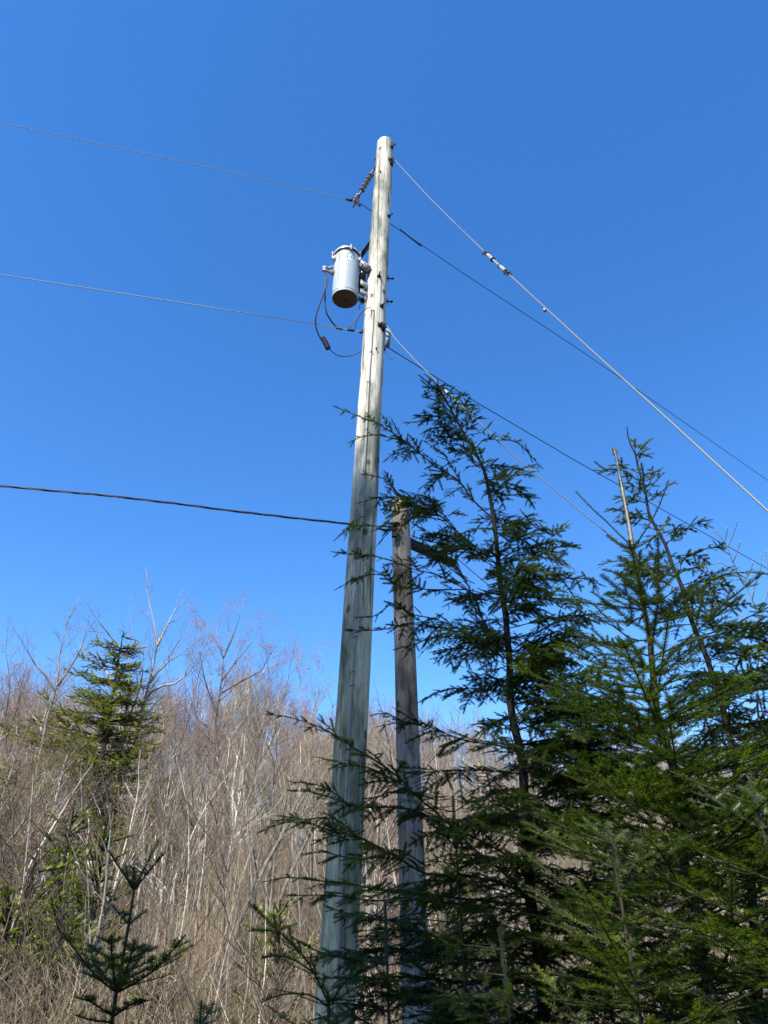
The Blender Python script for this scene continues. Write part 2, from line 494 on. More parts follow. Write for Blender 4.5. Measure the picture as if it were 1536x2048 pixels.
# step bolts and eye bolts seen in profile on the shaft's edges
def side_bolt(px, py, side, ln=.07, name='eye_bolt'):
    z = P(px, py, PD)[2]; c = pole_c(z); r = pole_r(z)
    a = V3((c[0] + side * r * .9, c[1], z)); e = V3((c[0] + side * (r + ln), c[1], z))
    b = MB(); b.tube([a, e], .009, 8); b.box(a + V3((side * r * .12 + side * .004, 0, 0)), .008, .05, .05)
    b.lathe(e - V3((side * .026, 0, 0)), (side, 0, 0), [(0, .018), (.014, .018)], 6)
    b.build(name, M['dark_metal'], pole, smooth=False)
side_bolt(776, 557, 1); side_bolt(773, 603, 1); side_bolt(752, 319, -1, .02); side_bolt(722, 664, -1, .05)
# guy hook plates
def hook(px, py, s=1.0):
    p = onpole(px, py, .0); n = normal_at(p); tg = unit(np.cross([0, 0, 1], n)); b = MB()
    b.box(p + n * .008, .05 * s, .012, .11 * s, (tg, n, (0, 0, 1)))
    arc = [p + n * (.012 + .045 * math.sin(a)) + V3((0, 0, .035 * math.cos(a))) for a in np.linspace(0, math.pi, 9)]
    b.tube(arc, .009, 6)
    b.build('guy_hook', M['dark_metal'], pole, smooth=False)
    return p + n * .057
HK1 = hook(782, 325, 1.0); HK2 = hook(765, 655, 1.0)
# metal arm between the pole and the transformer's top
a = P(744, 478, PD + .02); b_ = P(718, 514, PD - .02)
ax = unit(b_ - a); sd_ = unit(np.cross(ax, [0, 1, 0])); up_ = np.cross(sd_, ax)
mb = MB(); mb.box((a + b_) / 2, np.linalg.norm(b_ - a), .05, .006, (ax, up_, sd_)); mb.box((a + b_) / 2 + sd_ * .02, np.linalg.norm(b_ - a), .006, .04, (ax, up_, sd_))
mb.build('mounting_arm', M['dark_metal'], pole, smooth=False)
# cable guard at the right edge
gtop = P(777, 662, PD - .03); gbot = P(775, 693, PD - .03)
gd = unit(gbot - gtop); gs = unit(np.cross(gd, [0, 1, 0])); mb = MB(); LG = np.linalg.norm(gbot - gtop)
prof_ = [(-.024, -.02), (.024, .0), (.024, LG - .03), (.008, LG), (-.024, LG - .02)]
gv = [gtop + gs * x_ + gd * y_ + V3((0, dy_, 0)) for dy_ in (-.02, .03) for (x_, y_) in prof_]
mb.add(gv, [(0, 1, 2, 3, 4), (9, 8, 7, 6, 5)] + [(i, i + 5, (i + 1) % 5 + 5, (i + 1) % 5) for i in range(5)])
mb.build('cable_guard', M['fiberglass'], pole, smooth=False)
mb = MB(); q = P(771, 696, PD - .02)
mb.tube([q + V3((-.03, 0, .03)), q + V3((.005, -.01, .0)), q + V3((-.005, -.01, -.03)), q + V3((-.035, 0, -.04))], .010, 6); mb.build('clevis', M['dark_metal'], pole)

# ------------------------------------------------------------------ transformer
TD = 5.93
tb = P(690, 598, TD); tt = P(694.5, 517, TD)
TR = 26.3 * PXM(598, TD)
tax = unit(V3((.012, 0, 1))); TH = tt[2] - tb[2]
tr = empty('pole_transformer', tb, 'grey cylindrical transformer can hung on the left side of the tall pole', 'transformer')
MB().lathe(tb, tax, [(0.0, TR * .985), (.012, TR), (TH * .5, TR), (TH - .03, TR), (TH - .028, TR * .985), (TH, TR * .985)], 56).build('tank', M['tank'], tr)
MB().lathe(tb - tax * .006, tax, [(0, TR * .93), (.006, TR * .955), (.01, TR * .955)], 48).build('tank_floor', M['tank_base'], tr)
MB().lathe(tb - tax * .016, tax, [(0, .012), (.01, .016)], 10).build('drain_plug', M['dark_metal'], tr)
MB().lathe(tb + tax * (TH - .012), tax, [(0, TR * 1.0), (0, TR * 1.035), (.022, TR * 1.035), (.022, TR * .9)], 56).build('gasket', M['gasket'], tr)
lidb = tb + tax * (TH + .011)
MB().lathe(lidb, tax, [(-.002, TR * 1.02), (0, TR * 1.075), (.022, TR * 1.075), (.034, TR * .98), (.055, TR * .5), (.06, .02)], 56).build('lid', M['tank'], tr)
def rim(az, rr=1.0, dz=0.0):   # az: 0 = towards the viewer, positive = to the right
    return tb + V3((math.sin(az) * TR * rr, -math.cos(az) * TR * rr, dz))
def raddir(az): return V3((math.sin(az), -math.cos(az), 0))
def tandir(az): return V3((math.cos(az), math.sin(az), 0))
for az in (R(-72), R(22), R(75), R(165)):
    mb = MB(); n = raddir(az); t = tandir(az)
    mb.box(rim(az, 1.10, TH + .006), .022, .02, .075, (t, n, (0, 0, 1)))
    mb.tube([rim(az, 1.14, TH - .045), rim(az, 1.14, TH + .055)], .007, 6)
    mb.lathe(rim(az, 1.14, TH - .03), (0, 0, 1), [(0, .013), (.012, .013)], 6)
    mb.build('lid_clamp', M['galv'], tr, smooth=False)
MB().tube([rim(R(-30), 1.002, .02), rim(R(-30), 1.002, TH - .04)], .0035, 6).build('weld_seam', M['tank_seam'], tr)
MB().lathe(tb + tax * .028, tax, [(0, TR * 1.0), (.003, TR * 1.02), (.012, TR * 1.02), (.015, TR * 1.0)], 56).build('rolled_rim', M['tank_seam'], tr)
# lifting lugs below the rim
for az in (R(-62), R(70)):
    n = raddir(az); t = tandir(az); mb = MB()
    mb.box(rim(az, 1.09, TH - .075), .012, .04, .05, (t, n, (0, 0, 1)))
    mb.box(rim(az, 1.02, TH - .075), .045, .012, .07, (t, n, (0, 0, 1)))
    mb.build('lifting_lug', M['tank'], tr, smooth=False)
# high-voltage bushing on the lid
hb = tb + tax * (TH + .045) + V3((.055, .02, 0))
pr = [(0, .032)]
for i in range(4): pr += [(.018 + .022 * i, .024), (.022 + .022 * i, .036), (.030 + .022 * i, .036), (.034 + .022 * i, .022)]
pr += [(.115, .016), (.12, .012)]
bu = MB().lathe(hb, (.10, .05, 1), pr, 20).build('high_voltage_bushing', M['porcelain'], tr)
MB().lathe(hb + V3((.012, .006, .118)), (.1, .05, 1), [(0, .012), (.02, .014), (.04, .008)], 8).build('terminal', M['galv'], bu)
MB().tube([hb + V3((.014, .006, .15)), hb + V3((-.02, 0, .17)), hb + V3((-.09, .03, .15)), hb + V3((-.17, .16, .10))], .003, 5).build('lead_wire', M['copper_dark'], tr)
# low-voltage bushings on the left
for (az, dz, L) in ((R(-88), TH * .74, .045), (R(-70), TH * .55, .05)):
    n = raddir(az); base = rim(az, .98, dz)
    mb = MB().lathe(base, n, [(0, .034), (.012, .034), (.016, .022), (.024, .030), (.034, .030), (.038, .020), (L + .01, .018)], 16)
    l = mb.build('low_voltage_bushing', M['porcelain'], tr)
    e = base + n * (L + .03); mb = MB()
    mb.tube([base + n * (L + .005), e + n * .03], .009, 8); mb.box(e + n * .02, .03, .05, .036, (tandir(az), n, (0, 0, 1)))
    mb.lathe(e + n * .02 + V3((0, 0, .018)), (0, 0, 1), [(0, .011), (.014, .011)], 6)
    mb.lathe(e + n * .02 + V3((0, 0, -.03)), (0, 0, 1), [(0, .009), (.014, .009)], 6)
    mb.build('terminal', M['galv'], l, smooth=False)
    if dz > TH * .6: LV1 = e + n * .03
    else: LV2 = e + n * .03
# hanger brackets to the pole
polp = pole_c(tb[2] + .1)
for (dz, hh) in ((.06, .07), (TH * .30, .085), (TH * .80, .06)):
    a = rim(R(80), .97, dz); c = pole_c(a[2]); e = V3((c[0] - pole_r(a[2]) * .96, c[1] - .02, a[2] - .01))
    d = e - a; ax = unit(d); si = unit(np.cross(ax, [0, 0, 1])); up = np.cross(si, ax)
    mb = MB(); mb.box((a + e) / 2 + si * .05, np.linalg.norm(d), .006, hh, (ax, si, up)); mb.box((a + e) / 2 - si * .05, np.linalg.norm(d), .006, hh, (ax, si, up))
    mb.box(e - ax * .004, .008, .11, hh * 1.2, (ax, si, up))
    mb.build('hanger_bracket', M['galv'] if dz != TH * .8 else M['tank'], tr, smooth=False)
    if dz != TH * .3:
        mb = MB(); mb.tube([e - ax * .05 - si * .03, e + ax * .02 - si * .03], .009, 8); mb.lathe(e - ax * .03 - si * .03, ax, [(0, .02), (.018, .02)], 6)
        mb.build('bolt', M['dark_metal'], tr, smooth=False)
# surge arrester behind the brackets
ab = P(724, 573, TD + .02); pr = []
for i in range(6): pr += [(.004 + .028 * i, .024), (.008 + .028 * i, .042), (.016 + .028 * i, .042), (.022 + .028 * i, .024)]
ar = MB().lathe(ab, (0, 0, 1), [(0, .02)] + pr + [(.19, .02)], 18).build('surge_arrester', M['gasket'], tr)
MB().lathe(ab + V3((0, 0, .19)), (0, 0, 1), [(0, .03), (.03, .03), (.034, .01)], 12).build('arrester_cap', M['arrester'], ar)
mb = MB(); a = P(718, 527, TD - .02); e = P(738, 540, TD - .02); ax = unit(e - a)
mb.box((a + e) / 2, np.linalg.norm(e - a), .05, .075, (ax, V3((0, 1, 0)), np.cross(ax, [0, 1, 0]))); mb.build('support_plate', M['arrester'], tr, smooth=False)
lp = []
for a_ in np.linspace(0, 2 * math.pi, 13): lp.append(P(731, 524, TD) + V3((.030 * math.cos(a_), 0, .034 * math.sin(a_))))
MB().tube(lp, .003, 5).build('wire_loop', M['copper_dark'], tr)
# capacity decal: characters laid round the tank wall
def decal_text(txt, az0, zc, size, parent):
    cu = bpy.data.curves.new('digits', 'FONT'); cu.body = txt; cu.size = size; cu.align_x = 'CENTER'; cu.align_y = 'CENTER'; cu.extrude = 0
    ob = bpy.data.objects.new('digits', cu); COL.objects.link(ob)
    dg = bpy.context.evaluated_depsgraph_get(); me = bpy.data.meshes.new_from_object(ob.evaluated_get(dg))
    bpy.data.objects.remove(ob)
    org = V3(parent.parent.location)
    for v in me.vertices:
        az = az0 + v.co.x / TR; p = rim(az, 1.0 + .004 / TR, zc + v.co.y) - org
        v.co = p
    me.name = 'digits'; me.materials.clear(); me.materials.append(M['ink'])
    o = bpy.data.objects.new('digits', me); COL.objects.link(o); o.parent = parent
    return o
vs = []; fs = []; azs = np.linspace(R(10), R(70), 17)
for i, az in enumerate(azs):
    vs += [rim(az, 1.0 + .0025 / TR, TH * .735), rim(az, 1.0 + .0025 / TR, TH * .855)]
    if i: fs.append((2 * i - 2, 2 * i, 2 * i + 1, 2 * i - 1))
dec = MB().add(vs, fs).build('decal', M['decal'], tr)
decal_text('10 KVA', R(42), TH * .795, .060, dec)

# ------------------------------------------------------------------ wires
def wire(name, pts, r, m, label, cat, group=None, k=6, sub=True, parent=None, smooth=True):
    o = MB().tube(pts, r, k).build(name, m, parent, smooth)
    if parent is None: tag(o, label, cat, group)
    return o
HP = P(712, 400, PD - .02)[2]      # height of the primary conductor
def PZ(px, py, z):
    v = 1024.0 - py; rz = F * SP + v * CP; s = (z - CAMZ) / rz
    return np.array([(px - 768.0) * s, (F * CP - v * SP) * s, z])
ins_end = P(711, 403, PD - .03)
def extend(a, b, L): return b + unit(b - a) * L
a0 = ins_end; a1 = PZ(352, 321, HP + .0); a2 = PZ(0, 245, HP + .04)
wire('overhead_wire', [a0, PZ(560, 366, HP - .0), a1, a2, extend(a1, a2, 30) + V3((0, 0, 1.2))], .0043, M['alu'], 'upper thin bare wire running left from the insulator', 'overhead wire', 'bare overhead wires')
b0 = ins_end + V3((.02, 0, 0)); b1 = P(783, 449, PD + .38); b2 = PZ(1160, 700, HP - .25); b3 = PZ(1536, 961, HP - .35)
wire('overhead_wire', [b0, (b0 + b1) / 2, b1, (b1 * 2 + b2) / 3 + V3((0, 0, -.02)), b2, b3, extend(b2, b3, 40)], .0050, M['copper_dark'], 'upper dark wire running right behind the pole top', 'overhead wire', 'bare overhead wires')
m_ = wire('wire_splice_sleeve', [P(800, 459, PD + .48), P(842, 492, PD + .75)], .010, M['rubber'], 'dark tapered sleeve on the upper wire right of the pole', 'wire sleeve', sub=False)
HN = P(722, 663, PD)[2]
c0 = P(722, 663, PD - .02); c1 = PZ(340, 602, HN); c2 = PZ(0, 549, HN + .03)
wire('overhead_wire', [c0, P(655, 652, PD - .14), c1, c2, extend(c1, c2, 30) + V3((0, 0, 1.2))], .0048, M['alu'], 'lower thin bare wire running left below the transformer', 'overhead wire', 'bare overhead wires')
d0 = P(776, 695, PD - .02); d1 = PZ(1145, 918, d0[2] - .12); d2 = PZ(1536, 1138, d0[2] - .2)
wire('overhead_wire', [d0, (d0 * .6 + d1 * .4) + V3((0, 0, -.02)), d1, d2, extend(d1, d2, 40)], .0056, M['copper_dark'], 'lower dark wire running right from the clevis of the tall pole', 'overhead wire', 'bare overhead wires')
# dead-end insulator from the pole top to the upper wire
i0 = P(751, 333, PD - .02); i1 = ins_end
di = unit(i1 - i0); LI = np.linalg.norm(i1 - i0)
ins = empty('strain_insulator', i0, 'dark ribbed strain insulator hanging left of the pole top', 'insulator')
MB().tube([i0, i1 - di * .02], .013, 10).build('rod', M['brown_porcelain'], ins)
for i in range(9):
    h = LI * (.26 + .052 * i)
    MB().lathe(i0 + di * h, di, [(0, .012), (.002, .026 if i % 2 else .037), (.005, .025 if i % 2 else .036), (.007, .012)], 18).build('shed', M['porcelain'], ins)
mb = MB(); mb.tube([i0 - di * .03, i0 + di * .06], .018, 8); mb.tube([i1 - di * .10, i1 - di * .02], .02, 8); mb.build('end_fitting', M['dark_metal'], ins)
mb = MB(); wd = unit(a1 - a0)
mb.tube([i1 - di * .06 + V3((-.01, 0, .0)), i1 + wd * .06, i1 + wd * .12], [.024, .018, .008], 8)
mb.tube([i1 - di * .05, i1 + V3((-.012, 0, -.05)), i1 + V3((-.03, 0, -.11))], [.02, .014, .006], 8)
mb.tube([i1 - di * .05, i1 + V3((.04, 0, -.05)), i1 + V3((.055, 0, -.08))], [.02, .02, .012], 8)
mb.build('dead_end_clamp', M['dark_metal'], ins)
mb = MB(); mb.tube([i1 - di * .1 + V3((-.02, -.015, 0)), i1 + V3((-.025, -.02, -.02))], .008, 6); mb.ball(i1 - di * .11 + V3((-.01, -.01, 0)), .022); mb.build('clamp_bolt', M['galv'], ins)

# guy wires, running down towards the roadside on the right
def lerpD(pxs, D0, D1):
    n = len(pxs); x0, y0 = pxs[0]; x1, y1 = pxs[-1]; A = V3((0, 0, 0)); out = []
    p0 = P(x0, y0, D0); p1 = P(x1, y1, D1)
    for (x, y) in pxs:
        # distance that keeps the point on the vertical plane through both ends
        k = (x - 768.0) / (F * CP - (1024.0 - y) * SP)      # X = k*Y
        dx, dy = p1[0] - p0[0], p1[1] - p0[1]
        # p0x + t dx = k (p0y + t dy)
        t = (k * p0[1] - p0[0]) / (dx - k * dy)
        out.append(P(x, y, p0[1] + t * dy))
    return out
g1 = lerpD([(787, 322), (860, 397), (912, 448), (968, 503), (1018, 549), (1090, 615), (1200, 716), (1330, 833), (1430, 925), (1536, 1022)], HK1[1], 2.9)
g1[0] = HK1
gend = extend(g1[-2], g1[-1], (g1[-1][2] - .0) / max(.1, -unit(g1[-1] - g1[-2])[2]))
r_up = [.0045, .0045, .006, .0065]
guy1 = empty('guy_wire', (gend[0], gend[1], 0), 'long upper guy wire slanting from the pole top to the right edge', 'guy wire', 'guy wires of the tall pole')
MB().tube(g1[:3], .0042, 6).build('steel_strand', M['strand'], guy1)
MB().tube(g1[2:4], [.004, .0068], 8).build('wrapped_grip', M['strand'], guy1)
lk0, lk1 = g1[3], g1[4]; dk = unit(lk1 - lk0); LK = np.linalg.norm(lk1 - lk0)
lo_pts, _ = resample([g1[4] + dk * .03] + g1[5:], .2)
MB().tube(lo_pts[:3], [.007, .007, .006], 8).build('wrapped_grip', M['strand'], guy1)
MB().tube(list(lo_pts[2:]) + [gend], .0056, 8).build('steel_strand', M['strand'], guy1)
sl = MB().tube([lk0 + dk * LK * .18, lk1 - dk * LK * .15], .010, 10).build('insulating_rod', M['fiberglass'], guy1)
for h in (.16, .66):
    q = lk0 + dk * LK * h
    MB().lathe(q, dk, [(0, .017), (LK * .2, .017), (LK * .2, .011)], 14).build('end_sleeve', M['galv'], guy1)
    MB().lathe(q + dk * (LK * .2 if h < .5 else -.01), dk, [(0, .015), (.002, .021), (.012, .021), (.014, .015)], 14).build('sleeve_ring', M['dark_metal'], guy1)
for q, s in ((lk0 + dk * LK * .08, -1), (lk1 - dk * LK * .06, 1)):
    pp = unit(np.cross(dk, [0, 1, 0])); mb = MB()
    mb.tube([q - dk * .05 + pp * .004, q + pp * .02, q + dk * .05 + pp * .018], .006, 6); mb.tube([q - dk * .05 - pp * .004, q - pp * .02, q + dk * .05 - pp * .018], .006, 6)
    mb.tube([q - pp * .03, q + pp * .03], .009, 6); mb.build('shackle', M['dark_metal'], guy1)
q = g1[5]; mb = MB(); mb.box(q + V3((-.004, 0, -.025)), .018, .014, .028); mb.build('strand_clamp', M['galv'], guy1, smooth=False)

g2 = lerpD([(768, 655), (790, 677), (830, 720), (858, 748), (893, 785), (937, 824), (985, 871), (1040, 921), (1100, 971), (1170, 1030), (1290, 1128)], HK2[1], 5.2)
g2[0] = HK2
g2e = extend(g2[-2], g2[-1], g2[-1][2] / max(.1, -unit(g2[-1] - g2[-2])[2]))
guy2 = empty('guy_wire', (g2e[0], g2e[1], 0), 'short lower guy wire from mid pole passing behind the hemlock top', 'guy wire', 'guy wires of the tall pole')
MB().tube(g2[:4], .0052, 6).build('steel_strand', M['strand'], guy2)
MB().tube(g2[3:5], [.006, .008], 8).build('wrapped_grip', M['strand'], guy2)
MB().tube(g2[4:6], .011, 10).build('insulating_rod', M['fiberglass'], guy2)
q = g2[4]; MB().lathe(q - unit(g2[5] - g2[4]) * .03, g2[5] - g2[4], [(0, .012), (.004, .021), (.05, .021), (.054, .012)], 12).build('end_sleeve', M['galv'], guy2)
MB().tube(g2[5:] + [g2e], .0052, 8).build('steel_strand', M['strand'], guy2)

# service cable (three twisted conductors) running left from the short pole
s0 = P(781, 1061, 7.35); HS = s0[2]
s1 = P(697, 1048, 7.2); s2 = P(500, 1026, 6.9); s3 = P(250, 995, 6.6); s4 = P(0, 972, 6.4); s5 = extend(s3, s4, 25)
def lin_resample(pts, step):
    pts = np.array(pts); cum = np.concatenate(([0], np.cumsum(np.linalg.norm(np.diff(pts, axis=0), axis=1)))); s_ = np.arange(0, cum[-1], step)
    return np.stack([np.interp(s_, cum, pts[:, k]) for k in range(3)], 1)
core = lin_resample(list(resample([s0, s1, s2, s3, s4], .3)[0]) + [s5], .06)
sv = empty('service_cable', s0, 'twisted black triplex service cable running left from the short pole', 'service cable')
nn = len(core)
for j in range(3):
    tw = []
    for i, c in enumerate(core):
        th = i * .06 / .8 * 2 * math.pi + j * 2 * math.pi / 3
        tw.append(c + V3((0, 0.007 * math.sin(th), .007 * math.cos(th) * 1.1)))
    MB().tube(tw, .0062 if j < 2 else .0040, 5).build('conductor', M['rubber'], sv)

# jumpers round the transformer
def jumper(pp, r, m, label, name='jumper_cable'):
    pts, _ = resample([p if len(p) == 3 and not isinstance(p, tuple) else P(*p) for p in pp], .03)
    o = MB().tube(pts, r, 8).build(name, m); tag(o, label, 'cable', 'jumper cables round the transformer'); return o
j1 = jumper([LV1, (652, 555, 5.85), (650, 585, 5.83), (652, 622, 5.84), (662, 641, 5.88), (674, 655, 5.92), (686, 658, 5.95)], .0085, M['purple_rubber'], 'thick dark jumper looping from the transformer down to the lower wire')
j2 = jumper([LV2, (655, 562, 5.83), (647, 588, 5.8), (636, 618, 5.8), (631, 640, 5.8), (634, 662, 5.82), (644, 682, 5.85)], .0078, M['purple_rubber'], 'long outer jumper ending in the black connector left of the pole')
j3 = jumper([(659, 698, 5.86), (672, 709, 5.9), (686, 713, 5.93), (704, 711, 5.97), (722, 703, 6.0)], .005, M['copper_dark'], 'thin wire curving from the black connector back to the pole')
j4 = jumper([(721, 606, 5.93), (714, 634, 5.93), (705, 649, 5.94), (694, 659, 5.96)], .0042, M['copper_dark'], 'thin wire dropping from the transformer bracket to the lower wire')
q0 = onpole(742, 615, .008)
j5 = jumper([(709, 661, 5.97), (713, 645, 5.93), (722, 628, 5.88), (733, 617, 5.84), q0], .0042, M['copper_dark'], 'thin ground wire arching from the lower wire onto the pole')
j6 = jumper([(768, 698, 5.98), (776, 714, 5.99), (784, 719, 6.0), (789, 714, 6.0), (788, 705, 6.0), (781, 698, 6.0)], .0026, M['copper_dark'], 'small thin wire loop on the right of the pole below the clevis')
mb = MB(); ca = P(645, 674, 5.84); cb = P(657, 698, 5.86); dd = unit(cb - ca); L = np.linalg.norm(cb - ca)
co_ = MB().lathe(ca, dd, [(0, .014), (.012, .026), (L * .5, .03), (L - .008, .030), (L, .018)], 10).build('splice_connector', M['rubber']); tag(co_, 'thick black splice connector hanging in the outer jumper', 'connector')
for (x0, y0, x1, y1, lab) in ((672, 655, 686, 658, 'left coiled clamp on the lower wire where the thick jumper joins'), (694, 659, 709, 661, 'right coiled clamp on the lower wire next to the pole')):
    a = P(x0, y0, 5.94); b = P(x1, y1, 5.96); d = unit(b - a); mb = MB()
    L = np.linalg.norm(b - a); mb.lathe(a, d, sum([[(L * i / 8, .012), (L * (i + .5) / 8, .017)] for i in range(8)], []) + [(L, .01)], 10)
    o = mb.build('wire_clamp', M['rubber']); tag(o, lab, 'wire clamp', 'coiled wire clamps')

# ------------------------------------------------------------------ short pole
SD = 7.4
stop = P(800, 1002, SD); slow = P(829, 1900, SD)
def sp_c(z): return axis_z(stop, slow, z)
def sp_r(z): return .098 + .030 * (1 - z / stop[2])
sb = sp_c(0)
spole = empty('utility_pole', (sb[0], sb[1], 0), 'short old grey wooden pole behind the hemlock, right of the tall pole', 'utility pole')
shaft(sp_c, sp_r, stop[2], 40, 36, 9, .12).build('pole_shaft', M['old_pole'], spole)
# dark brace arm reaching back from the short pole
a = P(812, 1083, SD + .0); e = P(905, 1126, 9.4)
bz = MB().tube([a, a + (e - a) * .5, e], [.062, .062, .064], 18); bz.build('brace_arm', M['gasket'], spole)
MB().box(a + unit(e - a) * .06, .16, .16, .02, (unit(e - a), V3((0, 1, 0)), V3((0, 0, 1)))).build('arm_plate', M['dark_metal'], spole, smooth=False)
q = P(825, 1066, SD - .02); mb = MB(); mb.tube([q + V3((0, 0, -.06)), q + V3((.015, 0, .03)), q + V3((.03, 0, .03)), q + V3((.012, 0, -.06))], .006, 6); mb.build('hook', M['dark_metal'], spole)
q = P(788, 1060, SD - .12); mb = MB(); mb.lathe(q, (0, -1, 0), [(0, .03), (.02, .04), (.05, .04), (.06, .025)], 12); mb.box(q + V3((0, -.02, -.05)), .05, .05, .09); mb.build('cable_clamp', M['dark_metal'], spole)
for (x, y) in [(800, 1094), (806, 1240), (812, 1420), (818, 1500)]:
    z = P(x, y, SD)[2]; c = sp_c(z); mb = MB(); mb.tube([c + V3((.01, -sp_r(z) + .01, 0)), c + V3((.01, -sp_r(z) - .01, 0))], .008, 6); mb.build('bolt', M['dark_metal'], spole)
w0 = P(818, 1040, SD + .05); w1 = P(870, 1080, 8.2); w2 = P(1050, 1232, 11.5); w3 = P(1112, 1282, 13.2)
wire('guy_wire', [w0, w1, w2, w3, extend(w2, w3, 4)], .006, M['copper_dark'], 'thin dark guy wire sloping down right from the short pole', 'guy wire')

# ------------------------------------------------------------------ conifers: needle templates
def twig_tpl(L, nl, nw, sp, ang, lift, rng, both=True, taper=.75, tip=True):
    """needles along +X in the XY plane; returns triangles (n,3,3)"""
    T = []
    x = sp
    while x < L:
        f = 1 - (1 - taper) * (x / L)
        for s in (-1, 1):
            a = ang * rng.uniform(.8, 1.2); l = nl * f * rng.uniform(.75, 1.1); up = lift * rng.uniform(-.4, 1.3)
            d = V3((math.cos(a), s * math.sin(a), up)); d = unit(d)
            p = V3((x + rng.uniform(-.3, .3) * sp, 0, 0))
            wv = unit(V3((math.sin(a), -s * math.cos(a), 0)))
            T.append([p - wv * nw * .5, p + wv * nw * .5, p + d * l * .6 + wv * nw * .55])
            T.append([p - wv * nw * .5, p + d * l * .6 + wv * nw * .55, p + d * l])
        if both and rng.random() < .6:
            d = unit(V3((.6, rng.uniform(-.35, .35), .7))); p = V3((x, 0, 0))
            T.append([p - V3((0, nw * .5, 0)), p + V3((0, nw * .5, 0)), p + d * nl * .7 * f])
        x += sp
    if tip:
        for s in (-1, 0, 1):
            d = unit(V3((1, s * .4, .1))); p = V3((L, 0, 0))
            T.append([p - V3((0, nw * .5, 0)), p + V3((0, nw * .5, 0)), p + d * nl * .7])
    return np.array(T)
class Foliage:
    def __init__(s, kind, seed):
        s.rng = np.random.default_rng(seed); s.kind = kind
        r = s.rng
        if kind == 'hemlock':
            s.Ls = [.035, .055, .08, .11]
            s.tp = [[twig_tpl(L, .0170, .0034, .0040, R(62), .40, r) for _ in range(3)] for L in s.Ls]
            s.tr = .0013
        elif kind == 'fir':
            s.Ls = [.05, .09, .14, .20]
            s.tp = [[twig_tpl(L, .0250, .0030, .0036, R(64), .40, r) for _ in range(3)] for L in s.Ls]
            s.tr = .0020
        elif kind == 'cedar':      # far tree: coarser sprays
            s.Ls = [.09, .16, .26, .38]
            s.tp = [[twig_tpl(L, .065, .014, .015, R(48), .45, r, taper=.5) for _ in range(3)] for L in s.Ls]
            s.tr = .004
        s.rec = []; s.segs = []
    def twig(s, p, d, nrm, L):
        """one needled twig of length ~L"""
        i = int(np.argmin([abs(L - l) for l in s.Ls])); Lt = s.Ls[i]
        j = s.rng.integers(3)
        x = unit(d); z = unit(nrm - x * np.dot(nrm, x)); y = np.cross(z, x)
        s.rec.append((i, j, p, x, y, z)); e = p + x * Lt
        s.segs.append(np.concatenate([p, e, [s.tr, s.tr * .5]]))
    def run(s, pts, nrm):
        """needles along a polyline"""
        i = 0
        while i < len(pts) - 1:
            d = pts[i + 1] - pts[i]; L = np.linalg.norm(d)
            if L > 1e-4: s.twig(pts[i], d, nrm, L)
            i += 1
    def mesh(s, name_f, name_b, mf, mbk, parent, org):
        V = []
        for i in range(len(s.Ls)):
            for j in range(3):
                rs = [r for r in s.rec if r[0] == i and r[1] == j]
                if not rs: continue
                T = s.tp[i][j].reshape(-1, 3)
                O = np.array([r[2] for r in rs]); A = np.array([[r[3], r[4], r[5]] for r in rs])
                V.append((O[:, None, :] + np.einsum('vk,nkc->nvc', T, A)).reshape(-1, 3))
        V = np.concatenate(V) - org
        n = len(V)
        o = mesh_np(name_f, V, np.arange(n), np.full(n // 3, 3), mf, parent)
        v, l, z = prisms(s.segs, 3)
        o2 = mesh_np(name_b, v - org, l, z, mbk, parent)
        return o, o2
    def hem_limb(s, pts, r0, dens=1.0, wid=.30, droop=.25, start=.08):
        rng = s.rng
        q, L = resample(pts, .047)
        n = len(q)
        for i in range(n - 1):
            a = r0 * (1 - .85 * i / n) + .0010; b = r0 * (1 - .85 * (i + 1) / n) + .0010
            s.segs.append(np.concatenate([q[i], q[i + 1], [a, b]]))
        side = 1
        for i in range(n - 1):
            t = i / n
            if t < start: continue
            tg = unit(q[min(i + 1, n - 1)] - q[i - 1])
            hz = np.cross(tg, [0, 0, 1.0])
            if np.linalg.norm(hz) < .25: hz = V3((rng.normal(), rng.normal(), 0))
            hz = unit(hz); nr = unit(np.cross(hz, tg))
            if nr[2] < 0: nr = -nr
            side = -side
            if rng.random() > .95 * dens: 
                continue
            shape = (math.sin(math.pi * min(1, (t * .85 + .22))) ** .8) * (1.0 if t < .8 else (1 - t) / .2 * .75 + .25)
            l = max(.045, min(wid, L * .42) * shape * rng.uniform(.45, 1.15))
            a = R(rng.uniform(36, 66))
            d = unit(tg * math.cos(a) + hz * side * math.sin(a) + nr * rng.uniform(-.50, .22))
            nr = unit(nr + hz * rng.normal(0, .55) + tg * rng.normal(0, .35))
            p = q[i].copy(); m = max(1, int(l / .038)); ss_ = 1
            for k in range(m):
                e = p + d * .038
                s.twig(p, d, nr, .055)
                if m > 1:
                    for ss_ in (-1, 1):
                        if rng.random() < .80:
                            ls = max(.03, min(.11, (l * .48) * (1 - k / m) * rng.uniform(.5, 1.15) + .022))
                            hb_ = unit(np.cross(d, nr)); aa = R(rng.uniform(40, 62))
                            dd_ = unit(d * math.cos(aa) + hb_ * ss_ * math.sin(aa) + nr * rng.uniform(-.2, .12))
                            s.twig(p, dd_, nr, ls)
                p = e; d = unit(d + V3((0, 0, -droop * .038 / .12)) + rng.normal(0, .05, 3))
            if rng.random() < .3: s.twig(q[i], unit(tg + nr * rng.uniform(-.8, .8)), nr, .05)
        s.run(q[int(n * .45):], V3((0, 0, 1)))
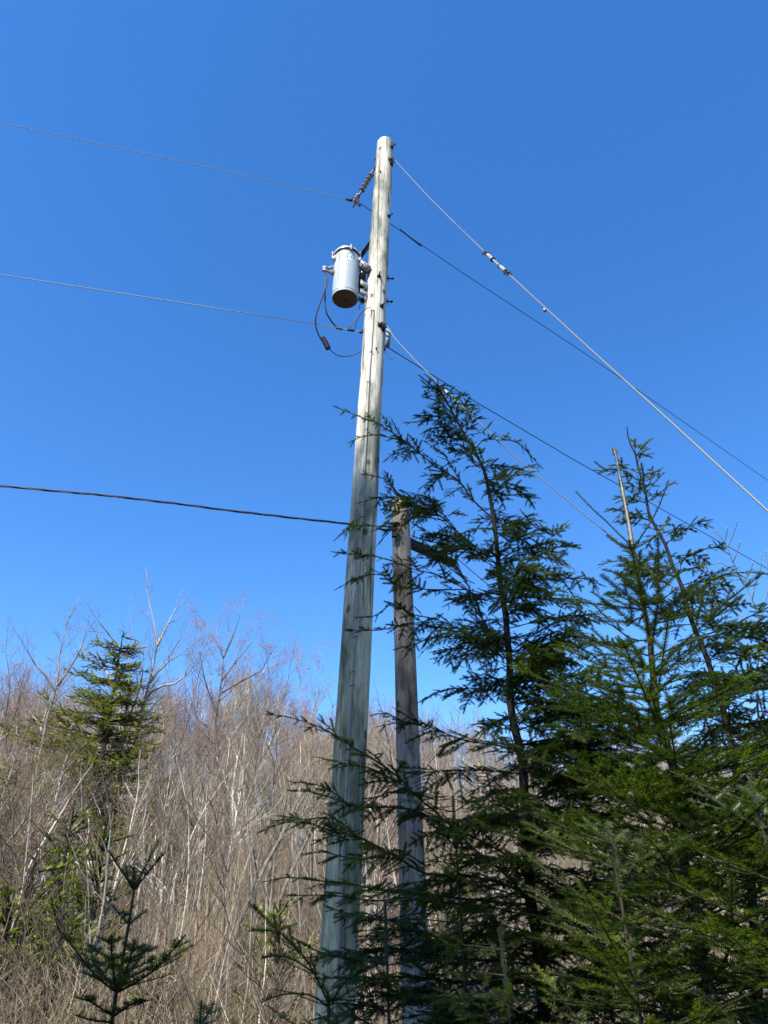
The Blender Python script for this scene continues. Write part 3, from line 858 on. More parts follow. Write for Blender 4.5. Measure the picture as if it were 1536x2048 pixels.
    def fir_limb(s, pts, r0, wid=.32, start=.14, node=.10, bare=0.0):
        rng = s.rng
        q, L = resample(pts, .05); n = len(q)
        for i in range(n - 1):
            a = r0 * (1 - .75 * i / n) + .0014; b = r0 * (1 - .75 * (i + 1) / n) + .0014
            s.segs.append(np.concatenate([q[i], q[i + 1], [a, b]]))
        s.run(q[int(n * bare):], V3((0, 0, 1)))
        x = L * start
        while x < L * .95:
            i = min(n - 2, int(x / L * n)); tg = unit(q[i + 1] - q[max(0, i - 1)])
            hz = np.cross(tg, [0, 0, 1.0])
            if np.linalg.norm(hz) < .2: hz = V3((rng.normal(), rng.normal(), 0))
            hz = unit(hz); nr = unit(np.cross(hz, tg)); nr = nr if nr[2] > 0 else -nr
            for side in (-1, 1):
                if rng.random() < .12: continue
                l = max(.06, min(wid, (L - x) * .62) * rng.uniform(.65, 1.1)); a = R(rng.uniform(38, 55))
                d = unit(tg * math.cos(a) + hz * side * math.sin(a) + nr * rng.uniform(-.08, .12))
                m = max(1, int(round(l / .05))); p = q[i].copy()
                for k in range(m):
                    s.twig(p, d, nr, .05)
                    if k in (2, 5) and m > k + 1:
                        hb_ = unit(np.cross(d, nr))
                        for s2 in (-1, 1):
                            if rng.random() < .75:
                                s.twig(p, unit(d * .75 + hb_ * s2 * .65), nr, max(.05, (m - k) * .03))
                    p = p + d * .05; d = unit(d + nr * .02 + rng.normal(0, .02, 3))
            x += node * rng.uniform(.75, 1.25)

def conifer(name, kind, trunk_px, D, label, cat, seed, limbs=(), auto=(), r_base=.045, r_top=.004, matf='hemlock', matb='hem_bark', group=None, base=None, leader=None, curveD=None):
    """trunk_px: pixel points, top first; limbs: lists of (px,py,D) from trunk out to the tip"""
    tp = [P(x, y, D if curveD is None else curveD(y)) for (x, y) in trunk_px]
    if base is None: base = tp[-1] + (tp[-1] - tp[-2]) * .0; base = V3((tp[-1][0] + .02, tp[-1][1], 0.0))
    gz = hill(base[0], base[1]); base[2] = gz
    tp.append(base)
    q, L = resample(tp, .08)
    root = empty(name, base, label, cat, group)
    n = len(q); rr = [r_top + (r_base - r_top) * (i / (n - 1)) ** .85 for i in range(n)]
    MB().tube(q[::-1], rr[::-1], 10).build('trunk', M[matb], root)
    fo = Foliage(kind, seed); rng = fo.rng
    for lb in limbs:
        opts = {}
        if isinstance(lb, dict): opts = {k: v for k, v in lb.items() if k != 'p'}; lb = lb['p']
        pts = [P(*a) for a in lb]
        f = fo.hem_limb if kind != 'fir' else fo.fir_limb
        ln = sum(np.linalg.norm(pts[i + 1] - pts[i]) for i in range(len(pts) - 1))
        f(pts, .0018 + .0030 * min(ln, 1.6), **opts)
    for (z0, z1, cnt, l0, l1, az0, az1, rise) in auto:
        for i in range(cnt):
            z = z0 + (z1 - z0) * (i + rng.uniform(0, 1)) / cnt
            k = int(np.argmin(np.abs(q[:, 2] - z))); p = q[k]
            az = R(rng.uniform(az0, az1)); l = (l0 + (l1 - l0) * (i / cnt)) * rng.uniform(.65, 1.15)
            h = V3((math.sin(az), -math.cos(az), 0))         # az 0 = towards the viewer, 90 = right
            r_ = rise * rng.uniform(.5, 1.4)
            w = V3((rng.normal(0, .06), rng.normal(0, .06), 0))
            if kind == 'fir':
                pts = [p, p + h * l * .5 + V3((0, 0, r_ * l * .5)) + w * l * .3, p + h * l + V3((0, 0, r_ * l * 1.05)) + w * l]
                fo.fir_limb(pts, .0017 + .0028 * l)
            else:
                pts = [p, p + h * l * .35 + V3((0, 0, r_ * l * .35)) + w * l * .3, p + h * l * .7 + V3((0, 0, r_ * l * .5)) + w * l, p + h * l + V3((0, 0, r_ * l * .42 - .05 * l)) + w * l * 1.3]
                fo.hem_limb(pts, .0017 + .0028 * l)
    if leader: 
        fo.run(np.array([P(*a) for a in leader]), V3((0, -1, .3)))
    fo.mesh('foliage', 'branches', M[matf], M[matb], root, V3(base))
    return root

C3 = lambda x, y: (640 + x / 3.072, 740 + y / 3.072)
C4 = lambda x, y: (1100 + x / 3.413, 840 + y / 3.413)
C1 = lambda x, y: (500 + x / 2.56, 1380 + y / 2.56)
C8 = lambda x, y: (1100 + x / 3.523, 1500 + y / 3.523)
def LB(conv, pts, D0, D1, **kw):
    n = len(pts)
    r = [(*conv(*p), D0 + (D1 - D0) * i / (n - 1)) for i, p in enumerate(pts)]
    return dict(p=r, **kw) if kw else r
HD = 4.5
hem_trunk = [C3(*p) for p in [(640, 25), (700, 70), (760, 160), (830, 290), (890, 400), (950, 500), (1010, 620), (1040, 760), (1065, 900), (1080, 1020), (1095, 1180), (1110, 1330), (1140, 1500), (1150, 1640), (1165, 1780)]]
hem_trunk += [(1020, 1380), (1024, 1431), (1036, 1482), (1043, 1509), (1046, 1544), (1051, 1634), (1053, 1692), (1058, 1750), (1062, 1810), (1074, 1868), (1078, 1927), (1086, 2005)]
hl = [
 LB(C3, [(760, 160), (700, 110), (610, 35)], 4.5, 4.4), LB(C3, [(800, 220), (720, 150), (630, 75)], 4.5, 4.6),
 LB(C3, [(830, 290), (740, 200), (625, 165)], 4.5, 4.35), LB(C3, [(860, 340), (760, 260), (660, 215)], 4.5, 4.7),
 LB(C3, [(760, 160), (800, 130), (830, 100)], 4.5, 4.4), LB(C3, [(830, 290), (880, 240), (900, 200)], 4.5, 4.6),
 LB(C3, [(900, 410), (800, 320), (700, 285), (575, 280)], 4.5, 4.35, wid=.14),
 LB(C3, [(930, 460), (820, 370), (700, 310), (600, 320), (515, 325)], 4.5, 4.6, wid=.16),
 LB(C3, [(940, 470), (840, 400), (740, 350), (620, 395)], 4.5, 4.4, wid=.16),
 LB(C3, [(990, 590), (900, 520), (800, 480), (700, 440), (645, 440)], 4.5, 4.75, wid=.18),
 LB(C3, [(1060, 915), (930, 790), (860, 690), (720, 600), (620, 520), (480, 410), (370, 340), (280, 300), (200, 270), (88, 225)], 4.5, 4.6, wid=.22, start=.1),
 LB(C3, [(620, 520), (520, 440), (440, 420), (350, 400), (260, 410), (175, 450)], 4.56, 4.5, wid=.10),
 LB(C3, [(640, 530), (560, 500), (450, 520), (385, 570)], 4.55, 4.4, wid=.14),
 LB(C3, [(860, 690), (760, 650), (680, 680), (605, 735)], 4.52, 4.3, wid=.12),
 LB(C3, [(800, 650), (720, 640), (615, 655)], 4.52, 4.6, wid=.12),
 LB(C3, [(740, 610), (790, 560), (720, 490), (640, 440)], 4.52, 4.7, wid=.12),
 LB(C3, [(1060, 1150), (920, 1060), (830, 980), (740, 900), (600, 830), (470, 750), (400, 670), (255, 640)], 4.5, 4.7, wid=.26),
 LB(C3, [(740, 900), (620, 860), (500, 790), (400, 780), (300, 800), (215, 825)], 4.6, 4.5, wid=.15),
 LB(C3, [(780, 930), (600, 900), (480, 960), (340, 960), (200, 965), (92, 1045)], 4.6, 4.4, wid=.20),
 LB(C3, [(520, 920), (430, 990), (340, 1090)], 4.5, 4.45, wid=.10),
 LB(C3, [(740, 880), (700, 820), (630, 770)], 4.6, 4.7, wid=.14), LB(C3, [(760, 900), (830, 880), (870, 890)], 4.6, 4.4, wid=.12),
 LB(C3, [(1100, 1200), (980, 1120), (850, 1090), (700, 1090), (600, 1060)], 4.5, 4.2, wid=.26),
 LB(C3, [(1160, 1800), (1100, 1700), (1000, 1530), (930, 1370), (850, 1230), (780, 1180), (600, 1150)], 4.5, 4.8, wid=.26),
 LB(C3, [(930, 1370), (750, 1270), (560, 1220), (430, 1170), (300, 1140), (170, 1130), (75, 1118)], 4.6, 4.4, wid=.20),
 LB(C3, [(900, 1350), (700, 1350), (560, 1340), (450, 1310), (380, 1260), (250, 1270), (95, 1350)], 4.6, 4.5, wid=.20),
 LB(C3, [(1130, 1770), (980, 1680), (850, 1590), (700, 1530), (560, 1500), (440, 1440), (350, 1510), (220, 1520)], 4.5, 4.45, wid=.24),
 LB(C3, [(850, 1590), (700, 1580), (560, 1560), (430, 1590), (300, 1600), (160, 1605)], 4.5, 4.6, wid=.20),
 LB(C3, [(980, 1680), (850, 1640), (700, 1640), (600, 1680), (450, 1720)], 4.5, 4.3, wid=.18),
 LB(C3, [(1130, 1750), (1000, 1740), (900, 1760), (830, 1840)], 4.5, 4.2, wid=.18),
 LB(C3, [(740, 900), (650, 830), (560, 790), (480, 800), (430, 850)], 4.6, 4.3, wid=.24), LB(C3, [(740, 900), (640, 880), (540, 860), (450, 900), (400, 950)], 4.6, 4.8, wid=.22), LB(C3, [(720, 880), (680, 800), (600, 760)], 4.6, 4.9, wid=.2),
 LB(C3, [(1100, 1200), (950, 1130), (800, 1080), (650, 1050), (570, 1020)], 4.5, 4.6, wid=.26), LB(C3, [(1060, 1150), (900, 1100), (760, 1120), (620, 1110)], 4.5, 4.3, wid=.26), LB(C3, [(900, 1100), (800, 1020), (700, 1010), (600, 960)], 4.4, 4.7, wid=.24),
 # right-hand limbs
 LB(C3, [(890, 400), (1000, 380), (1060, 320)], 4.5, 4.6, wid=.10), LB(C3, [(950, 500), (1000, 430), (1100, 430), (1200, 440), (1290, 520), (1360, 605)], 4.5, 4.35, wid=.13),
 LB(C3, [(1000, 600), (1060, 580), (1130, 590), (1200, 600)], 4.5, 4.7, wid=.14), LB(C3, [(1020, 660), (1120, 650), (1220, 650), (1300, 630)], 4.5, 4.4, wid=.13),
 LB(C3, [(1040, 760), (1130, 720), (1230, 750), (1290, 800)], 4.5, 4.55, wid=.14), LB(C3, [(1000, 600), (940, 590), (890, 600)], 4.5, 4.4, wid=.12),
 LB(C3, [(1065, 890), (1150, 930), (1230, 960), (1300, 940)], 4.5, 4.7, wid=.16), LB(C3, [(1075, 960), (1180, 980), (1300, 1040), (1450, 1150), (1530, 1200)], 4.5, 4.3, wid=.24),
 LB(C3, [(1095, 1180), (1200, 1110), (1350, 1080), (1420, 1030), (1530, 950)], 4.5, 4.7, wid=.24), LB(C3, [(1110, 1240), (1250, 1270), (1400, 1290), (1600, 1280), (1750, 1330)], 4.5, 4.4, wid=.26),
 LB(C3, [(1120, 1330), (1250, 1370), (1400, 1400), (1600, 1420), (1730, 1460)], 4.5, 4.2, wid=.24), LB(C3, [(1140, 1500), (1250, 1470), (1320, 1480), (1360, 1530)], 4.5, 4.6, wid=.2),
 LB(C3, [(1165, 1800), (1270, 1730), (1400, 1680), (1530, 1640), (1700, 1650)], 4.5, 4.6, wid=.24), LB(C3, [(1150, 1640), (1250, 1650), (1350, 1700)], 4.5, 4.3, wid=.18),
 # lower left
 [(1060, 1800, 4.5), (1000, 1740, 4.45), (950, 1700, 4.4), (900, 1650, 4.35), (832, 1591, 4.3), (793, 1552, 4.25), (750, 1521, 4.2), (703, 1493, 4.2), (668, 1470, 4.2), (629, 1450, 4.2), (570, 1433, 4.2), (531, 1429, 4.2)],
 LB(C1, [(1400, 330), (1250, 280), (1100, 260), (950, 200), (850, 160), (740, 95)], 4.5, 4.3, wid=.26),
 LB(C1, [(900, 190), (780, 160), (700, 120), (620, 130)], 4.4, 4.3, wid=.16), LB(C1, [(880, 180), (750, 170), (650, 190)], 4.4, 4.45, wid=.16),
 LB(C1, [(1400, 900), (1200, 780), (1000, 700), (850, 620), (700, 600), (520, 590), (420, 520), (340, 485), (200, 470)], 4.5, 4.2, wid=.24),
 LB(C1, [(700, 600), (580, 600), (460, 570), (330, 525), (200, 515)], 4.3, 4.15, wid=.18),
 LB(C1, [(1430, 1050), (1250, 980), (1100, 950), (900, 940), (742, 850), (620, 790), (520, 740), (400, 720), (300, 680), (180, 680), (40, 730)], 4.5, 4.1, wid=.26),
 LB(C1, [(560, 750), (430, 660), (300, 660), (110, 670)], 4.2, 4.25, wid=.16),
 LB(C1, [(1430, 1100), (1200, 1080), (1000, 1060), (800, 1040), (640, 1020), (500, 990), (380, 980), (200, 960), (60, 985)], 4.5, 4.0, wid=.26),
 LB(C1, [(800, 1060), (650, 1080), (500, 1060), (360, 1050), (190, 1055)], 4.2, 4.1, wid=.2),
 LB(C1, [(900, 1200), (700, 1180), (560, 1160), (380, 1110)], 4.2, 4.0, wid=.24),
 LB(C1, [(900, 900), (760, 820), (640, 860), (500, 860), (380, 830), (270, 840)], 4.3, 4.15, wid=.2),
 LB(C1, [(800, 500), (700, 440), (600, 400), (500, 380), (340, 345)], 4.3, 4.15, wid=.16),
 LB(C1, [(820, 540), (740, 520), (640, 550), (560, 590)], 4.3, 4.1, wid=.16),
 LB(C1, [(1400, 1400), (1150, 1380), (900, 1350), (700, 1320), (520, 1350), (380, 1350), (220, 1270)], 4.5, 3.9, wid=.28),
 LB(C1, [(1400, 1500), (1100, 1500), (850, 1470), (650, 1480), (500, 1500)], 4.5, 3.8, wid=.28),
]
main_hem = conifer('hemlock_tree', 'hemlock', hem_trunk, HD, 'tallest hemlock with nodding top, right of the two poles', 'conifer', 21, hl,
  auto=[(5.35, 4.8, 22, .10, .28, 0, 360, .35), (4.8, 4.2, 12, .22, .42, 0, 360, .35), (4.2, 3.2, 26, .3, .65, -60, 240, .3), (4.1, 1.6, 30, .25, .5, -75, 75, .15), (3.2, 2.2, 42, .6, 1.05, 10, 250, .28), (2.2, .5, 62, .7, 1.2, -115, 115, .2)],
  r_base=.040, r_top=.003)
# second hemlock
hd2 = 4.4
h2 = [C4(*p) for p in [(525, 50), (540, 150), (580, 220), (600, 320), (650, 480), (675, 640), (740, 760), (800, 880), (840, 1010), (900, 1130), (930, 1260), (970, 1380), (1030, 1530), (1080, 1650), (1150, 1880), (1190, 2000)]] + [(1465, 1500), (1480, 1600), (1500, 1750), (1512, 1900), (1520, 2020)]
l2 = [LB(C4, [(590, 240), (640, 180), (700, 125)], 4.4, 4.3, wid=.05), LB(C4, [(590, 250), (640, 210), (690, 195)], 4.4, 4.5, wid=.05),
 LB(C4, [(640, 450), (560, 380), (470, 340), (380, 340), (310, 290)], 4.4, 4.3, wid=.10), LB(C4, [(450, 350), (380, 350), (300, 342)], 4.35, 4.4, wid=.06),
 LB(C4, [(650, 480), (690, 400), (700, 320)], 4.4, 4.5, wid=.09), LB(C4, [(655, 500), (720, 420), (785, 355)], 4.4, 4.3, wid=.10), LB(C4, [(650, 500), (640, 400), (625, 300)], 4.4, 4.2, wid=.08),
 LB(C4, [(660, 560), (560, 540), (440, 520)], 4.4, 4.3, wid=.10), LB(C4, [(660, 560), (720, 520), (860, 415)], 4.4, 4.6, wid=.10), LB(C4, [(675, 640), (560, 640), (480, 620), (385, 608)], 4.4, 4.25, wid=.14),
 LB(C4, [(740, 760), (640, 720), (540, 700), (430, 700)], 4.4, 4.5, wid=.14), LB(C4, [(740, 760), (800, 700), (825, 670)], 4.4, 4.3, wid=.1), LB(C4, [(780, 840), (840, 820), (890, 825)], 4.4, 4.5, wid=.08),
 LB(C4, [(880, 1100), (890, 1000), (960, 880)], 4.4, 4.25, wid=.15), LB(C4, [(860, 1050), (950, 1020), (1050, 1000)], 4.4, 4.6, wid=.16), LB(C4, [(840, 1010), (760, 1000), (640, 1030), (520, 980)], 4.4, 4.7, wid=.16),
 LB(C4, [(900, 1130), (1000, 1100), (1100, 1120), (1210, 1130)], 4.4, 4.5, wid=.16), LB(C4, [(930, 1260), (1050, 1220), (1200, 1260), (1290, 1300)], 4.4, 4.6, wid=.22),
 LB(C4, [(970, 1380), (1100, 1400), (1280, 1400), (1400, 1430)], 4.4, 4.4, wid=.26)]
conifer('hemlock_tree', 'hemlock', h2, hd2, 'leaning hemlock with forked wispy tip behind the fir', 'conifer', 33, l2,
  auto=[(4.75, 4.2, 8, .12, .26, 0, 360, .3), (4.1, 3.3, 18, .25, .6, 0, 360, .3), (3.3, 2.4, 26, .5, 1.0, -20, 240, .3), (2.4, .6, 60, .8, 1.2, -120, 150, .2)], r_base=.032)
# balsam fir
FD = 3.5
fx = [C4(*p) for p in [(438, 200), (470, 350), (500, 510), (530, 660), (565, 870), (590, 1000), (620, 1180), (650, 1330), (680, 1480), (700, 1700), (720, 1900), (740, 2040)]] + [(1338, 1500), (1350, 1557), (1355, 1613), (1372, 1750), (1389, 1790), (1395, 1869), (1406, 1926), (1421, 1982), (1432, 2040)]
fl = [LB(C4, [(560, 860), (480, 790), (390, 700), (280, 600), (175, 490)], 3.5, 3.6, wid=.02, start=2), LB(C4, [(560, 880), (490, 860), (430, 820), (390, 785)], 3.5, 3.3, wid=.03, start=2),
 LB(C4, [(570, 870), (640, 770), (720, 640), (770, 520), (812, 410)], 3.5, 3.4, wid=.02, start=2), LB(C4, [(570, 880), (650, 840), (740, 770), (815, 690)], 3.5, 3.7, wid=.02, start=2),
 LB(C4, [(590, 1080), (520, 1060), (430, 1040), (350, 1018)], 3.5, 3.45, wid=.02, start=2), LB(C4, [(600, 1100), (610, 1000), (617, 885)], 3.5, 3.35, wid=.06, start=2), LB(C4, [(620, 1190), (560, 1150), (500, 1100)], 3.5, 3.4, wid=.10),
 LB(C4, [(690, 1620), (710, 1450), (735, 1250), (738, 1000), (735, 800)], 3.5, 3.1, wid=.20, start=.35), LB(C4, [(640, 1260), (560, 1240), (470, 1200), (390, 1175)], 3.5, 3.35, wid=.16),
 LB(C4, [(735, 1250), (800, 1200), (890, 1130)], 3.3, 3.2, wid=.10), LB(C4, [(735, 1260), (660, 1220), (590, 1230)], 3.3, 3.2, wid=.10),
 LB(C4, [(700, 1720), (870, 1560), (1000, 1440), (1080, 1370), (1200, 1240), (1320, 1150), (1460, 1040)], 3.5, 3.2, wid=.26, start=.4),
 LB(C4, [(1080, 1380), (1180, 1300), (1320, 1195)], 3.35, 3.1, wid=.12), LB(C4, [(1080, 1380), (1040, 1240), (995, 1105)], 3.35, 3.3, wid=.12),
 LB(C4, [(680, 1500), (560, 1500), (420, 1400), (250, 1330), (120, 1250)], 3.5, 3.7, wid=.24), LB(C4, [(700, 1700), (560, 1640), (400, 1560), (240, 1480), (100, 1400)], 3.5, 3.4, wid=.24),
 LB(C4, [(700, 1720), (600, 1720), (450, 1700), (300, 1660), (200, 1600)], 3.5, 3.3, wid=.24), LB(C4, [(720, 1900), (560, 1860), (400, 1850), (280, 1800)], 3.5, 3.2, wid=.24),
 LB(C8, [(1000, 880), (1150, 620), (1330, 500), (1400, 350), (1536, 130)], 3.5, 2.9, wid=.26), LB(C8, [(1080, 880), (1180, 720), (1400, 600), (1536, 520)], 3.4, 2.8, wid=.26),
 LB(C8, [(1020, 1170), (960, 1040), (900, 930), (780, 720), (640, 580)], 3.4, 2.7, wid=.22), LB(C8, [(900, 930), (1000, 900), (1100, 850), (1210, 860)], 3.2, 3.0, wid=.14),
 LB(C8, [(1090, 1640), (1200, 1560), (1260, 1400), (1275, 1240), (1280, 900)], 3.3, 2.6, wid=.26), LB(C8, [(1275, 1240), (1100, 1250), (900, 1250), (760, 1220), (600, 1215)], 2.9, 2.6, wid=.18),
 LB(C8, [(1280, 1250), (1400, 1180), (1536, 1120)], 2.8, 2.6, wid=.14), LB(C8, [(700, 980), (760, 1040), (560, 940)], 3.0, 2.8, wid=.12), LB(C8, [(420, 800), (300, 790), (230, 730)], 3.2, 3.0, wid=.12),
 LB(C8, [(410, 1200), (405, 1290), (400, 1390)], 3.0, 2.9, wid=.06)]
fir = conifer('fir_tree', 'fir', fx, FD, 'balsam fir with long pale bare leader at the right', 'conifer', 45, fl,
  auto=[(3.1, 2.5, 10, .35, .6, 0, 360, .45), (2.5, 1.7, 32, .6, .9, -100, 120, .3), (1.7, .5, 44, .8, 1.1, -110, 110, .2)], r_base=.031, r_top=.005, matf='fir', matb='fir_bark')
# the leader's pale shoot, still without side branches
lq, _ = resample([P(*C4(*p), FD - .004) for p in [(438, 195), (470, 350), (500, 510), (530, 660), (563, 865)]], .05)
MB().tube(lq, [.0035 + .0045 * i / len(lq) for i in range(len(lq))], 8).build('leader_shoot', M['fir_leader'], fir)
fo = Foliage('fir', 3)
for i in range(0, len(lq) - 1):
    for a in range(1 if i % 2 else 2):
        d = unit(lq[i] - lq[i + 1]); nn_ = V3((fo.rng.normal(), fo.rng.normal(), 0)); fo.twig(lq[i + 1], d, nn_, .05)
fo.mesh('leader_needles', 'leader_core', M['fir'], M['fir_leader'], fir, V3(fir.location))
# lower young conifers filling the thicket under them
def young(name, kind, top, D, label, seed, h_frac=1.0, wid=.8, tilt=0, cnt=40, matf=None, cat='conifer', az=(0, 360), group=None, rise=.3, top_l=.22):
    t = P(top[0], top[1], D); b = V3((t[0] + tilt, t[1], hill(t[0], t[1])))
    q, L = resample([t, (t * .6 + b * .4) + V3((.02, 0, 0)), b], .08)
    root = empty(name, b, label, cat, group)
    n = len(q); MB().tube(q[::-1], [.003 + .0062 * L * (1 - i / n) for i in range(n)], 8).build('trunk', M['hem_bark' if kind == 'hemlock' else 'fir_bark'], root)
    fo = Foliage(kind, seed); rng = fo.rng; H = t[2] - b[2]
    for i in range(cnt):
        f = (i + rng.uniform(0, 1)) / cnt; z = t[2] - H * h_frac * f * .92 - .04; k = int(np.argmin(np.abs(q[:, 2] - z))); p = q[k]
        a = R(rng.uniform(*az)); l = (top_l + wid * f ** .8) * rng.uniform(.7, 1.15); h = V3((math.sin(a), -math.cos(a), 0)); r_ = rise * rng.uniform(.6, 1.4)
        if kind == 'fir': fo.fir_limb([p, p + h * l * .5 + V3((0, 0, r_ * l * .45)), p + h * l + V3((0, 0, r_ * l))], .0017 + .0028 * l)
        else: fo.hem_limb([p, p + h * l * .4 + V3((0, 0, r_ * l * .4)), p + h * l * .75 + V3((0, 0, r_ * l * .5)), p + h * l + V3((0, 0, r_ * l * .4))], .0018 + .0028 * l)
    fo.run(q[:4], V3((0, -1, 0)))
    fo.mesh('foliage', 'branches', M[matf or kind], M['hem_bark' if kind == 'hemlock' else 'fir_bark'], root, b)
    return root
young('hemlock_sapling', 'hemlock', (905, 1590), 4.0, 'young hemlock filling the gap in front of the short pole', 51, cnt=60, wid=.75, rise=.2)
young('hemlock_sapling', 'hemlock', (770, 1800), 3.7, 'low young hemlock in front of the tall pole base', 52, cnt=56, wid=.6, rise=.2)
young('hemlock_sapling', 'hemlock', (1140, 1400), 4.9, 'young hemlock between the tallest hemlock and the fir', 53, cnt=55, wid=.75, rise=.25)
young('hemlock_sapling', 'hemlock', (1500, 1330), 5.0, 'young hemlock at the right edge under the willow twigs', 57, cnt=100, wid=1.0, rise=.25)
young('fir_sapling', 'fir', (1215, 1640), 2.9, 'bright young fir left of the big fir trunk', 54, cnt=42, wid=.48, rise=.45, top_l=.30)
young('fir_sapling', 'fir', (1500, 1560), 2.8, 'bright young fir in the lower right corner', 55, cnt=64, wid=.65, rise=.45, top_l=.30)
young('hemlock_sapling', 'hemlock', (1000, 1850), 3.2, 'dark low hemlock at the bottom beneath the tallest hemlock', 56, cnt=36, wid=.7, rise=.15)

# small fir at the lower left
sf = [(268, 1782), (264, 1810), (257, 1850), (249, 1900), (240, 1950), (232, 1990), (226, 2030)]
sl_ = []
for (pts, D1) in [([(268, 1780), (245, 1745), (215, 1700)], 2.95), ([(268, 1780), (300, 1740), (330, 1705)], 3.0), ([(270, 1775), (290, 1735), (318, 1680)], 3.15), ([(266, 1780), (255, 1755), (252, 1730)], 3.1), ([(268, 1782), (268, 1760), (268, 1735)], 3.0),
                  ([(258, 1850), (240, 1830), (222, 1808)], 3.1), ([(258, 1850), (275, 1835), (292, 1822)], 3.2), ([(262, 1830), (250, 1835), (236, 1825)], 3.1),
                  ([(232, 1985), (190, 1950), (150, 1900), (120, 1860)], 2.9), ([(234, 1985), (280, 1960), (320, 1930), (370, 1870)], 2.9), ([(233, 1985), (225, 1930), (222, 1870)], 2.7), ([(234, 1985), (250, 1950), (270, 1880)], 2.8),
                  ([(236, 1975), (270, 1930), (300, 1890)], 3.3), ([(232, 1980), (190, 1930), (180, 1890)], 3.3), ([(224, 2030), (190, 2010), (165, 1990)], 2.9), ([(224, 2035), (260, 2010), (290, 2000)], 2.9), ([(222, 2045), (180, 2040), (150, 2030)], 2.9)]:
    n = len(pts); top_ = pts[0][1] < 1870; sl_.append(dict(p=[(x, y, 3.05 + (D1 - 3.05) * i / (n - 1)) for i, (x, y) in enumerate(pts)], wid=.03 if top_ else .13, start=2 if top_ else .22, node=.065))
conifer('fir_sapling', 'fir', sf, 3.05, 'small dark fir with upswept branches at the lower left', 'conifer', 61, sl_, auto=[(1.25, .5, 12, .3, .5, 0, 360, .5)], r_base=.013, r_top=.004, matf='fir', matb='hem_bark')
young('fir_sapling', 'fir', (403, 2000), 3.4, 'tiny fir tip at the bottom edge right of the small dark fir', 63, cnt=14, wid=.2, rise=.6, top_l=.08)
# upswept boughs rising left of the tall pole's foot
conifer('fir_sapling', 'fir', [(655, 1990), (657, 2040)], 3.7, 'low fir with boughs sweeping up to the left at the tall pole foot', 'conifer', 64,
  [dict(p=[(*C1(*q_), 3.7 - .05 * k_) for k_, q_ in enumerate(g_)], wid=.14) for g_ in ([(400, 1600), (300, 1400), (200, 1290), (100, 1190), (-10, 1085)], [(340, 1460), (240, 1390), (150, 1360), (55, 1375)], [(400, 1620), (300, 1560), (160, 1560), (60, 1600)], [(260, 1350), (150, 1240), (-10, 1235)], [(420, 1600), (480, 1500), (600, 1420)])],
  auto=[(1.3, .6, 10, .25, .4, 0, 360, .4)], r_base=.014, r_top=.006, matf='fir', matb='fir_bark')

# evergreen in the background at the left
def far_evergreen(label, px, top_y, D, width_m, seed, m='cedar', bias=0, cat='conifer', name='evergreen_tree', cnt=320, low=.15, tiers=0):
    t = P(px, top_y, D); b = V3((t[0], D, hill(t[0], D))); H = t[2] - b[2]
    root = empty(name, b, label, cat)
    MB().tube([b, (b + t) / 2 + V3((.05, 0, 0)), t], [(.05 + .012 * H) * (1 if cat == 'conifer' else .3), .07 if cat == 'conifer' else .02, .012], 8).build('trunk', M['hem_bark'], root)
    fo = Foliage('cedar', seed); rng = fo.rng
    for i in range(cnt):
        f = ((i + rng.uniform(0, 1)) / cnt) ** .8; f = (round(f * tiers) + rng.normal(0, .16)) / tiers if tiers else f; f = min(1, max(.01, f)); z = t[2] - .1 - f * H * (1 - low); a = R(rng.uniform(0, 360)); 
        l = (.25 + width_m * .5 * f ** .85) * rng.uniform(.3, 1.25) * (1 + bias * (-math.sin(a)))
        h = V3((math.sin(a), -math.cos(a), 0)); p = V3((b[0] + (t[0] - b[0]) * (1 - f), b[1], z)); st = .16; L_ = 0; d = unit(h + V3((0, 0, .10 if cat == 'conifer' else rng.uniform(.2, 1.6))))
        side = V3((-h[1], h[0], 0))
        p0 = p.copy(); 
        while L_ < l:
            if L_ > l * .25:
                for s_ in (-1, 1):
                    for _ in range(2):
                        if rng.random() < .75:
                            fo.twig(p, unit(d * .6 + side * s_ * rng.uniform(.3, 1.1) + V3((0, 0, rng.uniform(-.35, .35)))), V3((rng.normal(0, .4), rng.normal(0, .4), 1)), rng.uniform(.15, .4) * (1 if cat == 'conifer' else .5))
            p = p + d * st; L_ += st; d = unit(d + V3((0, 0, .02)) + rng.normal(0, .05, 3))
        fo.segs.append(np.concatenate([p0, p, [.02, .006]]))
    fo.mesh('foliage', 'branches', M[m], M['hem_bark'], root, b)
    return root
far_evergreen('broad olive green evergreen standing among bare trees at the left', 247, 1262, 21, 5.4, 71, bias=.25, tiers=13)
far_evergreen('low olive evergreen half hidden in brush at the far left', 40, 1520, 17, 3.6, 72, cnt=110)
for i, (x, y, D, w, lab) in enumerate([(150, 1600, 13, 2.2, 'yellow green shrub in the brush under the background evergreen'), (75, 1700, 11, 1.6, 'yellow green shrub near the left edge above the small fir'), (340, 1560, 19, 2.6, 'olive shrub right of the forked pale trunk'), (900, 1700, 13, 2.0, 'olive shrub seen low between the short pole and the hemlock trunk'), (215, 1640, 12, 1.8, 'yellow green shrub just left of the forked pale trunk foot'), (30, 1790, 10, 1.3, 'bright green shrub lowest at the left edge'), (130, 1800, 10.5, 1.4, 'mossy green shrub left of the small dark fir stem'), (20, 1590, 15, 2.2, 'olive shrub against the left edge in the brush'), (560, 1800, 11, 1.2, 'olive shrub low left of the tall pole foot'), (330, 1900, 10, 1.0, 'mossy green shrub right of the small dark fir stem')]):
    far_evergreen(lab, x, y, D, w, 80 + i, m='olive', cat='shrub', name='leafy_shrub', cnt=80, low=.0)

